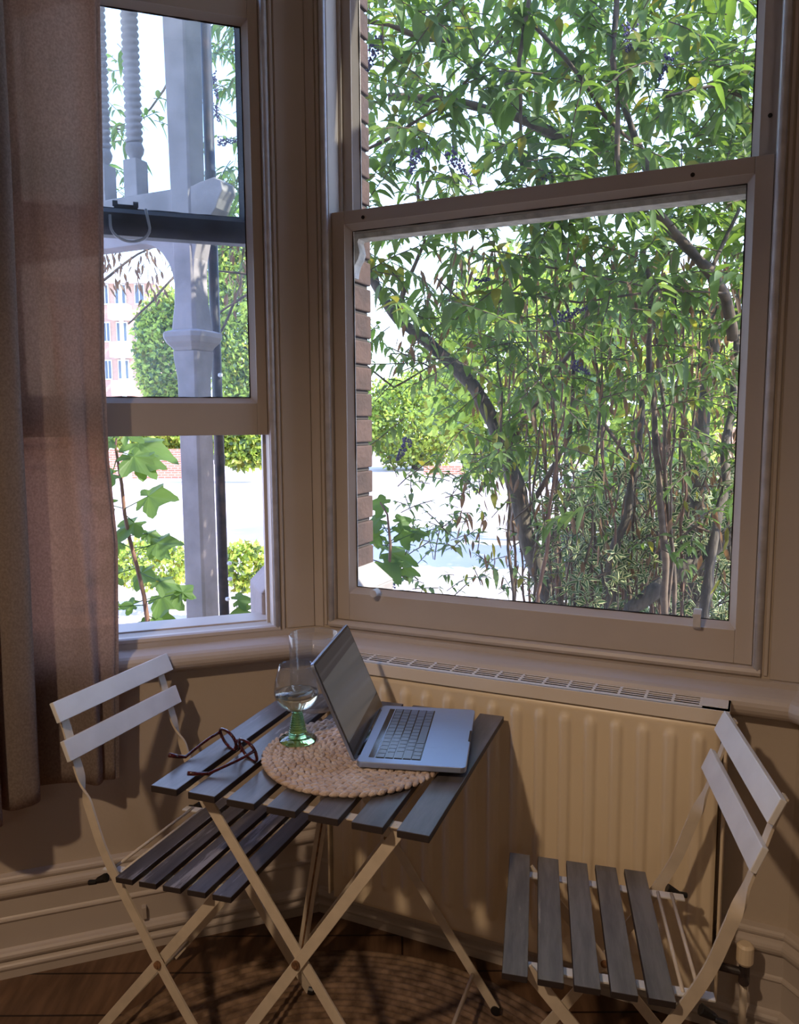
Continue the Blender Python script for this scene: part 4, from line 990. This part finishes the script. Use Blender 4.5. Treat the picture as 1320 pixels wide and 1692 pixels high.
# ------------------------------------------------------------------ plants
class Leaves:
    def __init__(s, origin): s.o = Vector(origin); s.v = []; s.f = []; s.u = []; s.mi = []
    def leaf(s, p, d, up, L, W, droop=0.25, mi=0, st=4):
        d = d.normalized(); side = d.cross(up)
        if side.length < 1e-3: side = Vector((1, 0, 0))
        side.normalize(); nrm = side.cross(d); n0 = len(s.v); c = p-s.o
        for i in range(st+1):
            f = i/st; w = W*0.5*math.sin(PI*min(1, 0.06+0.94*f**0.8))**0.9 if 0 < i < st else 0.0008
            q = c+d*(L*f)-Vector((0, 0, 1))*(droop*L*f*f)
            s.v += [q-side*w+nrm*w*0.35, q, q+side*w+nrm*w*0.35]; s.u += [1, 0, 1]
        for i in range(st):
            a = n0+3*i; s.f += [(a, a+1, a+4, a+3), (a+1, a+2, a+5, a+4)]; s.mi += [mi, mi]
    def quad(s, p, d, up, L, W, mi=0):
        d = d.normalized(); side = d.cross(up)
        if side.length < 1e-3: side = Vector((1, 0, 0))
        side.normalize(); c = p-s.o; n0 = len(s.v)
        s.v += [c, c+d*L*0.45+side*W/2, c+d*L, c+d*L*0.45-side*W/2]; s.u += [0, 1, 0, 1]; s.f.append((n0, n0+1, n0+2, n0+3)); s.mi.append(mi)
    def build(s, name, mats, parent=None):
        me = bpy.data.meshes.new(name); me.from_pydata([tuple(v) for v in s.v], [], s.f)
        for m_ in mats: me.materials.append(m_)
        me.polygons.foreach_set('material_index', s.mi); me.polygons.foreach_set('use_smooth', [True]*len(me.polygons))
        uv = me.uv_layers.new(name='UVMap'); li = [0]*len(me.loops); me.loops.foreach_get('vertex_index', li)
        flat = []
        for i in li: flat += [s.u[i], 0.0]
        uv.data.foreach_set('uv', flat)
        o = bpy.data.objects.new(name, me); C.objects.link(o)
        if parent: o.parent = parent
        return o
rnd = random.Random(11)
def rv(): 
    a = rnd.uniform(0, 2*PI); z = rnd.uniform(-1, 1); r = math.sqrt(1-z*z); return Vector((r*math.cos(a), r*math.sin(a), z))

def wob(pts, amt, sub=4):
    """points (px,py,Y) -> wobbly world polyline"""
    W_ = [at(*p) for p in pts]; out = []
    for i in range(len(W_)-1):
        for j in range(sub):
            p = W_[i].lerp(W_[i+1], j/sub); out.append(p+Vector((noise.noise(p*6), noise.noise(p*6+Vector((9, 0, 0))), 0))*amt)
    out.append(W_[-1]); return out

# --- big buddleia-like shrub filling the wide window
BO = Vector((0.75, 3.6, GZ)); bush = empty('flowering_shrub', BO)
tag(bush, 'tall leafy shrub with lilac blossoms filling the view through the wide window', 'shrub')
def wood(name, pts, r0, r1, material, amt=0.02, parent=bush, o_=BO, seg=8):
    P = wob(pts, amt); n = len(P)
    rs = [(r0+(r1-r0)*i/(n-1))*(1+0.25*noise.noise(P[i]*14)) for i in range(n)]
    mb = MB(); mb.tube([p-o_ for p in P], rs, seg); return mb.build(name, material, parent, smooth=True)
low = (925, 1230)
wood('trunk', [(935, 1180, 3.5), (915, 1040, 3.55), (888, 930, 3.6), (868, 870, 3.6), (850, 800, 3.6), (835, 745, 3.65), (812, 690, 3.7), (785, 640, 3.7), (745, 597, 3.75), (700, 560, 3.8), (655, 528, 3.8), (622, 470, 3.9), (600, 400, 3.9)], 0.046, 0.022, M['bark'])
wood('trunk', [(1010, 1180, 3.3), (1045, 1005, 3.3), (1085, 975, 3.3), (1120, 948, 3.3), (1160, 925, 3.3), (1195, 892, 3.3), (1235, 862, 3.3), (1290, 800, 3.3), (1340, 700, 3.4)], 0.040, 0.028, M['bark'])
wood('trunk', [(1160, 1180, 3.2), (1166, 1010, 3.2), (1172, 940, 3.2), (1184, 880, 3.2), (1196, 800, 3.3), (1204, 700, 3.4), (1215, 600, 3.5), (1222, 470, 3.6)], 0.026, 0.014, M['bark'])
wood('trunk', [(1110, 1180, 3.1), (1100, 1010, 3.1), (1096, 900, 3.1), (1090, 800, 3.15), (1082, 700, 3.2), (1070, 620, 3.2), (1078, 520, 3.3), (1060, 400, 3.3)], 0.015, 0.010, M['twig'])
wood('trunk', [(1012, 1180, 3.5), (1012, 1010, 3.5), (1012, 930, 3.5), (1022, 880, 3.5), (1038, 830, 3.5), (1050, 775, 3.5), (1052, 735, 3.5), (1060, 660, 3.5)], 0.026, 0.012, M['bark'])
wood('trunk', [(1150, 1180, 4.2), (1150, 1000, 4.2), (1150, 880, 4.2), (1156, 780, 4.2), (1160, 700, 4.2), (1168, 620, 4.2), (1190, 500, 4.2)], 0.050, 0.035, M['bark'])
branches = [([(1085, 345, 3.0), (1115, 385, 3.0), (1150, 425, 3.0), (1172, 450, 3.0), (1195, 490, 3.1), (1210, 560, 3.2)], 0.017, 0.024),
 ([(1172, 448, 3.0), (1195, 400, 3.05), (1222, 345, 3.1)], 0.010, 0.006), ([(1085, 345, 3.0), (1060, 250, 3.1), (1020, 150, 3.2)], 0.017, 0.012),
 ([(1022, 300, 2.9), (1018, 200, 2.9), (1013, 100, 2.9), (1017, -40, 2.9)], 0.009, 0.011), ([(862, 290, 3.0), (858, 190, 3.0), (858, 100, 3.0), (880, -30, 3.0)], 0.007, 0.008),
 ([(640, 160, 3.4), (700, 162, 3.4), (760, 170, 3.4), (845, 190, 3.5), (900, 215, 3.5), (950, 240, 3.5)], 0.014, 0.022),
 ([(560, 30, 3.2), (640, 40, 3.2), (700, 65, 3.3), (790, 70, 3.4)], 0.010, 0.010), ([(600, 250, 3.0), (660, 220, 3.0), (740, 170, 3.0), (830, 60, 3.0)], 0.006, 0.005),
 ([(880, 40, 3.1), (930, 90, 3.1), (1000, 190, 3.1), (1040, 230, 3.2)], 0.008, 0.006), ([(1230, 160, 2.8), (1180, 140, 2.8), (1100, 160, 2.8)], 0.007, 0.005),
 ([(835, 745, 3.65), (862, 700, 3.6), (900, 640, 3.6), (960, 560, 3.5), (990, 440, 3.4)], 0.018, 0.008), ([(870, 850, 3.6), (900, 800, 3.6), (940, 720, 3.5), (950, 600, 3.5), (930, 480, 3.5)], 0.014, 0.007),
 ([(655, 528, 3.8), (670, 470, 3.8), (700, 400, 3.8), (690, 300, 3.8)], 0.014, 0.008), ([(600, 600, 3.4), (650, 640, 3.4), (720, 600, 3.5)], 0.005, 0.004),
 ([(720, 460, 3.2), (760, 500, 3.2), (800, 520, 3.2), (860, 470, 3.2), (900, 440, 3.2), (1100, 480, 3.1)], 0.004, 0.004), ([(820, 480, 3.2), (960, 500, 3.1), (1100, 478, 3.0), (1200, 485, 3.0)], 0.005, 0.004),
 ([(1050, 775, 3.5), (1000, 700, 3.5), (985, 600, 3.5)], 0.012, 0.006), ([(1180, 880, 3.3), (1150, 870, 3.3), (1110, 900, 3.3)], 0.008, 0.005)]
for P_, a_, b_ in branches: wood('branch', P_, a_, b_, M['twig'], 0.012, seg=6)
for i in range(46):                                         # thin upright stems in the lower half
    x = rnd.uniform(840, 1245); y0 = rnd.uniform(980, 1120); y1 = rnd.uniform(420, 760); Y = rnd.uniform(3.1, 4.4); lean = rnd.uniform(-45, 60)
    wood('branch', [(x, y0, Y), (x+lean*0.35, y0+(y1-y0)*0.33, Y), (x+lean*0.6, y0+(y1-y0)*0.66, Y), (x+lean, y1, Y)], rnd.uniform(0.006, 0.011), 0.004, M['twig'] if i % 2 else M['redstem'], 0.03, seg=5)
fol = Leaves(BO); dry = Leaves(BO); tw = MB()
def twig(L, p, d, length, leafL, leafW, mats, o_, droop=0.35, pair=0.04, tb=None):
    q = p.copy(); n = max(2, int(length/pair)); d = d.normalized(); ax = 0
    pts = [q-o_]
    for i in range(n):
        d = (d+Vector((rnd.uniform(-.12, .12), rnd.uniform(-.12, .12), rnd.uniform(-.14, .06)))).normalized()
        q = q+d*pair; pts.append(q-o_)
        side = d.cross(Vector((0, 0, 1)) if i % 2 else rv()).normalized()
        for s_ in (-1, 1):
            ld = (side*s_+d*0.65+Vector((0, 0, rnd.uniform(-0.5, 0.15)))).normalized()
            k = rnd.uniform(0.6, 1.1)*(1-0.35*i/n)
            L.leaf(q, ld, Vector((rnd.uniform(-.4, .4), rnd.uniform(-.4, .4), 1)), leafL*k, leafW*k, droop*rnd.uniform(0.5, 1.6), rnd.choices(range(len(mats)), mats)[0])
    L.leaf(q, d, Vector((0, 0, 1)), leafL*0.6, leafW*0.6, droop, 0)
    if tb is not None: tb.tube(pts, 0.0022, 4)
def dens(px, py):
    """how likely foliage is at this place (open towards the street at lower left)"""
    if py < 380:
        v = 0.50+0.50*min(1, max(0, (px-620)/500))
        return v
    if px < 800:
        if py > 600: return 0.10 + 0.35*max(0, (px-700)/100) if px > 700 else 0.05
        return 0.5
    if py > 760: return 0.16
    return 0.8
cnt = 0
while cnt < 1300:
    px, py = rnd.uniform(560, 1520), rnd.uniform(-330, 940); Y = rnd.uniform(2.75, 4.6)
    if px > 1300 and rnd.random() < 0.5: continue
    if rnd.random() > dens(px, py): continue
    p = at(px, py, Y)
    if p.z < GZ+0.3 or p.dot(n1) < K1+0.42 or p.z > 3.6: continue
    d = Vector((rnd.uniform(-1, 1), rnd.uniform(-1, 0.6), rnd.uniform(-0.5, 0.7)))
    big = py < 520
    twig(fol, p, d, rnd.uniform(0.14, 0.30), rnd.uniform(0.085, 0.13) if big else rnd.uniform(0.06, 0.10), rnd.uniform(0.036, 0.052) if big else rnd.uniform(0.024, 0.036), (6, 3.5, 0.6), BO, tb=tw)
    cnt += 1
# light green leafy growth at lower left of the wide window
for i in range(95):
    px, py = rnd.uniform(625, 920), rnd.uniform(770, 1010); Y = rnd.uniform(3.0, 4.4); p = at(px, py, Y)
    twig(fol, p, Vector((rnd.uniform(-1, 1), rnd.uniform(-.5, .5), rnd.uniform(0, 1))), rnd.uniform(0.08, 0.18), 0.060, 0.026, (1, 6, 0.8), BO, tb=tw)
fol.build('foliage', [M['leafA'], M['leafB'], M['leafY']], bush); tw.build('twigs', M['twig'], bush)
for i in range(1700):                                        # dried leaves hanging among the stems
    px, py = rnd.uniform(760, 1240), rnd.uniform(400, 960)
    if rnd.random() > 0.35+0.65*(px-760)/480: continue
    p = at(px, py, rnd.uniform(3.0, 4.3)); d = Vector((rnd.uniform(-.4, .4), rnd.uniform(-.4, .4), -1))
    dry.leaf(p, d, rv(), rnd.uniform(0.04, 0.09), rnd.uniform(0.010, 0.022), 0.0, 1 if rnd.random() < 0.12 else 0)
for i in range(90):
    p = at(rnd.uniform(640, 960), rnd.uniform(380, 620), rnd.uniform(3.1, 4.2)); dry.leaf(p, Vector((rnd.uniform(-.5, .5), 0, -1)), rv(), 0.07, 0.018, 0, 0)
dry.build('dry_leaves', [M['leafD'], M['leafY']], bush)
def blossom(p, d, L, R_, parent, o_):
    mb = MB(); d = d.normalized(); n = int(90*L/0.12)
    for i in range(n):
        f = i/n; r = R_*(1-f*0.8)*math.sqrt(rnd.random()); v = rv(); v = (v-d*v.dot(d)).normalized()
        c = p+d*(L*f)+v*r-o_; s_ = 0.0058*(1-0.3*f)
        vs = [c+Vector(q)*s_ for q in ((1, 0, 0), (-1, 0, 0), (0, 1, 0), (0, -1, 0), (0, 0, 1), (0, 0, -1))]
        mb.add(vs, [(0, 2, 4), (2, 1, 4), (1, 3, 4), (3, 0, 4), (2, 0, 5), (1, 2, 5), (3, 1, 5), (0, 3, 5)])
    return mb.build('blossom', M['flower'], parent, smooth=True)
for (px, py, Y, dx, dz, L_) in ((910, 530, 2.9, 1, 0.35, 0.13), (742, 250, 2.9, 0.7, -0.9, 0.12), (676, 725, 3.2, -0.5, -0.9, 0.09), (625, 60, 2.9, -0.4, -1, 0.13), (958, 440, 3.3, -0.2, -1, 0.08), (905, 300, 2.8, 0.2, 0.9, 0.03),
                              (785, 470, 3.4, 0.8, 0.3, 0.06), (1110, 90, 2.9, -0.5, -1, 0.10), (690, 245, 3.0, -0.3, -1, 0.08), (945, 600, 3.3, 0.7, -0.4, 0.08), (1040, 40, 2.8, 0, -1, 0.12), (655, 975, 3.2, -1, -0.3, 0.10)):
    blossom(at(px, py, Y), Vector((dx, 0.1, dz)), L_*1.15, 0.027, bush, BO)

# --- variegated shrub low down at the right
VO = at(1080, 900, 3.9); VO.z = GZ; vsb = empty('variegated_shrub', VO)
tag(vsb, 'low shrub with cream edged leaves behind the stems at lower right of the wide window', 'shrub')
vf = Leaves(VO); vt = MB()
for i in range(1250):
    px, py = rnd.uniform(880, 1300), rnd.uniform(760, 1110); Y = rnd.uniform(3.2, 5.2)
    if py < 860 and rnd.random() < 0.45*(1-(px-880)/400): continue
    p = at(px, py, Y)
    if p.z < GZ+0.1: continue
    ax = (Vector((0, -0.5, 0.6))+rv()*0.8).normalized(); nl = rnd.randint(5, 8); ph = rnd.uniform(0, 6)
    b1 = ax.orthogonal().normalized(); b2 = ax.cross(b1)
    for k in range(nl):
        a = ph+2.4*k; ld = (b1*math.cos(a)+b2*math.sin(a))*1.0+ax*rnd.uniform(0.1, 0.7)
        vf.leaf(p-ax*0.01*(k*0.5), ld, ax, rnd.uniform(0.038, 0.066), rnd.uniform(0.014, 0.021), 0.2, 0)
    vt.tube([p-VO, p-ax*0.12-Vector((0, 0, 0.05))-VO], 0.003, 4)
vf.build('foliage', [M['leafV']], vsb); vt.build('stems', M['twig'], vsb)
mb = MB()
for i in range(26):
    px = rnd.uniform(900, 1290); Y = rnd.uniform(3.6, 4.9); p = at(px, rnd.uniform(820, 950), Y); q = p+Vector((rnd.uniform(-.2, .2), 0, 0)); q.z = GZ; mb.tube([q-VO, (p+q)/2+Vector((0.04, 0, 0))-VO, p-VO], [0.014, 0.011, 0.007], 6)
mb.build('stem_cluster', M['bark'], vsb, smooth=True)

# --- leaves around the porch (seen in the left window)
PO = at(330, 500, 4.6); PO.z = GZ; ps = empty('climbing_shrub', PO); tag(ps, 'loose leafy shrub with lilac blossoms growing behind the porch column', 'shrub')
pf = Leaves(PO); pd = Leaves(PO); pt = MB()
for i in range(78):
    px, py = rnd.uniform(340, 425), rnd.uniform(-40, 420); p = at(px, py, rnd.uniform(3.9, 4.8)); twig(pf, p, Vector((rnd.uniform(-1, 1), -0.3, rnd.uniform(-1, 0.2))), rnd.uniform(0.12, 0.25), 0.10, 0.030, (6, 4, 0.4), PO, tb=pt)
for i in range(24):
    px, py = rnd.uniform(165, 262), rnd.uniform(40, 330); p = at(px, py, rnd.uniform(4.0, 4.8)); twig(pf, p, Vector((rnd.uniform(-1, 1), -0.3, rnd.uniform(-1, 0.2))), rnd.uniform(0.06, 0.16), 0.085, 0.030, (6, 4, 0.2), PO, tb=pt)
for i in range(150):
    left = rnd.random() < 0.6
    px, py = (rnd.uniform(165, 275), rnd.uniform(392, 480)) if left else (rnd.uniform(368, 425), rnd.uniform(395, 520))
    if left and px > 215 and py > 440 and rnd.random() < 0.5: py = rnd.uniform(440, 500)
    p = at(px, py, rnd.uniform(4.2, 4.9)); pd.leaf(p, Vector((rnd.uniform(-.6, .6), 0, -1)), rv(), rnd.uniform(0.04, 0.075), 0.016, 0, 0)
pf.build('foliage', [M['leafA'], M['leafB'], M['leafY']], ps); pd.build('dry_leaves', [M['leafD']], ps); pt.build('twigs', M['twig'], ps)
for P_ in ([(150, 480, 4.6), (190, 445, 4.6), (230, 420, 4.6), (275, 400, 4.6)], [(420, 455, 4.4), (395, 452, 4.4), (360, 448, 4.4)], [(425, 475, 4.5), (390, 500, 4.5), (355, 520, 4.5)], [(290, 455, 4.8), (250, 500, 4.8), (212, 535, 4.8)],
           [(150, 200, 4.5), (200, 215, 4.5), (250, 180, 4.5), (290, 120, 4.5)], [(340, 600, 4.6), (400, 470, 4.6), (415, 300, 4.6), (390, 100, 4.6), (380, -60, 4.6)], [(345, 1010, 4.6), (345, 800, 4.6), (340, 600, 4.6)]):
    wood('branch', P_, 0.008, 0.005, M['twig'], 0.02, parent=ps, o_=PO, seg=6)
for (px, py, Y, dx, dz, L_) in ((352, 170, 4.0, 0.3, -1, 0.09), (360, 235, 4.0, 1, 0.1, 0.09), (215, 265, 4.2, -0.3, -1, 0.14), (350, 120, 4.0, 0.2, -1, 0.12)):
    blossom(at(px, py, Y), Vector((dx, 0.1, dz)), L_, 0.024, ps, PO)

# --- sycamore sapling in the left window
def lobed(cx_, cy_, S, depth=0.0):
    pts = []
    lobes = [(-128, 0.55), (-68, 0.85), (0, 1.05), (68, 0.85), (128, 0.55)]
    for i, (a, r) in enumerate(lobes):
        for da, rr in ((-25, 0.70), (-14, 0.80), (-10, 0.90), (0, 1.0), (10, 0.90), (14, 0.80), (25, 0.70)):
            pts.append((a+da, r*rr))
        if i < 4: pts.append(((a+lobes[i+1][0])/2, 0.62*(r+lobes[i+1][1])/1.8))
    return [(math.radians(a), r*S) for a, r in pts]
SO = at(246, 1030, 3.0); SO.z = GZ; sap = empty('sycamore_sapling', SO); tag(sap, 'young sycamore sapling with lobed leaves outside the open left window', 'sapling')
stem = [(262, 1488, 3.0), (254, 1250, 3.0), (245, 1035, 3.0), (238, 985, 3.0), (226, 935, 3.0), (214, 890, 3.0), (206, 850, 3.0), (201, 800, 3.0), (196, 770, 3.0), (191, 740, 3.0), (193, 715, 3.0)]
P = [at(*p) for p in stem]; mb = MB(); mb.tube([p-SO for p in P], [0.012, 0.011, 0.010, 0.009, 0.0085, 0.008, 0.0075, 0.007, 0.006, 0.005, 0.003], 8); mb.build('stem', M['redstem'], sap, smooth=True)
sy_leaves = [(205, 712, 242, 735, 62, -20), (193, 735, 175, 725, 40, 170), (193, 745, 228, 758, 48, -55), (194, 770, 240, 762, 42, -5), (192, 760, 178, 785, 34, 220), (203, 842, 255, 818, 50, 0), (206, 850, 215, 868, 40, -110), (204, 840, 172, 833, 34, 180),
             (214, 885, 250, 882, 26, 10), (222, 910, 268, 895, 44, 5), (222, 905, 262, 905, 30, -60), (216, 905, 188, 895, 32, 190), (226, 938, 176, 950, 46, 200), (226, 938, 238, 948, 34, -30), (228, 945, 272, 962, 34, -10), (238, 992, 274, 985, 44, -35), (238, 995, 300, 980, 30, -40), (236, 992, 215, 998, 22, 180),
             (240, 1015, 268, 1025, 38, -5), (243, 1030, 225, 1040, 46, 190), (243, 1032, 250, 1040, 40, -20), (196, 720, 215, 712, 40, 60), (196, 715, 178, 715, 36, 140), (236, 1000, 190, 1002, 18, 185), (300, 1000, 305, 975, 26, 60)]
for i, (sx, sy, lx, ly, sz, ang) in enumerate(sy_leaves):
    p0_ = at(sx, sy, 3.0); Yl = 3.0+rnd.uniform(-0.10, 0.10); p1_ = at(lx, ly, Yl)
    S = sz*1.05/F_PX*Yl; out_ = lobed(0, 0, S)
    a0 = math.radians(ang); d = (rgt*math.cos(a0)+Vector((0, 0, 1))*math.sin(a0)); nrm = (Vector((0, -1, 0))*rnd.uniform(0.35, 0.8)+Vector((0, 0, 1))*rnd.uniform(0.5, 1)+Vector((rnd.uniform(-.3, .3), 0, 0))); d = (d-nrm.normalized()*d.dot(nrm.normalized())).normalized(); nrm.normalize(); s_ = d.cross(nrm)
    mb = MB(); c0 = p1_-d*S*0.2-SO; vs = [c0]
    for a, r in out_: vs.append(c0+d*(r*math.cos(a))+s_*(r*math.sin(a))-Vector((0, 0, 1))*(r*r/S*0.28)+nrm*0.006*math.sin(a*5))
    n_ = len(out_); mb.add(vs, [(0, 1+k, 2+k) for k in range(n_-1)]); mb.tube([p0_-SO, c0], 0.0022, 5)
    mb.build('leaf', M['leafS'], sap)
# more lobed leaves at the foot of the pier, seen in both windows
LO = at(650, 900, 3.1); LO.z = GZ; sap2 = empty('sycamore_sapling', LO); tag(sap2, 'light green lobed leaves rising beside the brick pier in the wide window', 'sapling')
mb = MB(); mb.tube([Vector((0, 0, 0)), at(640, 1000, 3.1)-LO, at(645, 900, 3.1)-LO, at(640, 850, 3.1)-LO, at(628, 830, 3.1)-LO], [0.009, 0.007, 0.006, 0.004, 0.003], 6); mb.build('stem', M['redstem'], sap2, smooth=True)
for i, (lx, ly, sz, ang) in enumerate(((628, 832, 28, 170), (622, 860, 30, 190), (668, 880, 34, 10), (655, 915, 44, -30), (640, 935, 40, -60), (622, 885, 26, 200), (665, 860, 24, 40), (690, 880, 22, 0), (672, 940, 28, -20), (402, 1010, 34, 200), (398, 990, 26, 30))):
    Yl = 3.1+rnd.uniform(-0.08, 0.08); p1_ = at(lx, ly, Yl); S = sz*1.05/F_PX*Yl; out_ = lobed(0, 0, S); a0 = math.radians(ang)
    nrm = (Vector((0, -0.7, 0.8))+rv()*0.3).normalized(); d = (rgt*math.cos(a0)+Vector((0, 0, 1))*math.sin(a0)); d = (d-nrm*d.dot(nrm)).normalized(); s_ = d.cross(nrm)
    mb = MB(); c0 = p1_-d*S*0.2-LO; vs = [c0]+[c0+d*(r*math.cos(a))+s_*(r*math.sin(a))-Vector((0, 0, 1))*(r*r/S*0.25) for a, r in out_]
    mb.add(vs, [(0, 1+k, 2+k) for k in range(len(out_)-1)]); st_ = at(640, min(1000, max(840, ly+20)), 3.1)-LO if lx > 500 else c0-Vector((0.02, 0, 0.15)); mb.tube([st_, c0], 0.002, 5); mb.build('leaf', M['leafS'], sap2)

# --- distant trees, hedges and garden bushes
def crown(name, label, cat, px, py, Y, rx_px, rz_px, n, size, mats, trunk=True, depth=0.8, group=None):
    c = at(px, py, Y); s_ = Y/F_PX; rx, rz = rx_px*s_, rz_px*s_; ry = rx*depth
    o_ = Vector((c.x, c.y, GZ)); r_ = empty(name, o_); tag(r_, label, cat, group or ('trees behind the shrub and across the street' if name == 'tree' else None)); L = Leaves(o_)
    for i in range(n):
        v = rv(); k = rnd.uniform(0.45, 1.0)**0.6; p = c+Vector((v.x*rx*k, v.y*ry*k, v.z*rz*k))*(1+0.22*noise.noise(v*3+c))
        if p.z < GZ+0.02: continue
        L.quad(p, rv()+Vector((0, 0, -0.3)), rv(), size*rnd.uniform(0.7, 1.4), size*0.6*rnd.uniform(0.7, 1.3), rnd.choices(range(len(mats)), [5, 2, 1][:len(mats)])[0])
    L.build('foliage', mats, r_)
    if trunk:
        mb = MB(); mb.tube([(0, 0, 0), (0.05*rx, 0, (c.z-GZ)*0.5), (0, 0, c.z-GZ)], [0.05*rx+0.03, 0.04*rx+0.02, 0.02*rx+0.01], 8); mb.build('trunk', M['bark'], r_, smooth=True)
    return r_
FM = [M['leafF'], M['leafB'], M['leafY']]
crown('tree', 'sunlit green tree left of the porch column in front of the flats', 'tree', 285, 590, 32, 62, 110, 11000, 0.22, FM)
crown('tree', 'bright green tree showing right of the dark rainwater pipe', 'tree', 400, 520, 30, 62, 170, 14000, 0.21, FM)
crown('tree', 'bright rounded tree beyond the road at left of the wide window', 'tree', 685, 695, 30, 95, 80, 13000, 0.18, FM)
crown('tree', 'sunny tree behind the shrub in the middle of the wide window', 'tree', 850, 610, 12, 150, 190, 6500, 0.16, FM)
crown('tree', 'sunny tree behind the shrub towards the right of the wide window', 'tree', 1060, 640, 10, 150, 200, 6500, 0.14, FM)
crown('hedge', 'dark green hedge behind the cream edged shrub at lower right', 'hedge', 1090, 900, 6.6, 190, 150, 6000, 0.085, [M['leafA'], M['leafB'], M['leafY']], False, 0.35)
crown('hedge', 'clipped green hedge across the road above the brick wall', 'hedge', 270, 722, 27, 90, 26, 3200, 0.22, FM, False, 0.3)
crown('hedge', 'dense bright hedge across the road right of the rainwater pipe', 'hedge', 405, 732, 24, 60, 42, 3600, 0.2, FM, False, 0.3)
crown('garden_bush', 'sunlit low bush in the front garden behind the sapling', 'bush', 250, 930, 7.5, 75, 45, 2200, 0.055, FM, False, 0.8)
crown('garden_bush', 'sunlit low bush between the rainwater pipe and the brick pier', 'bush', 405, 935, 7.0, 40, 45, 800, 0.07, FM, False, 0.8)
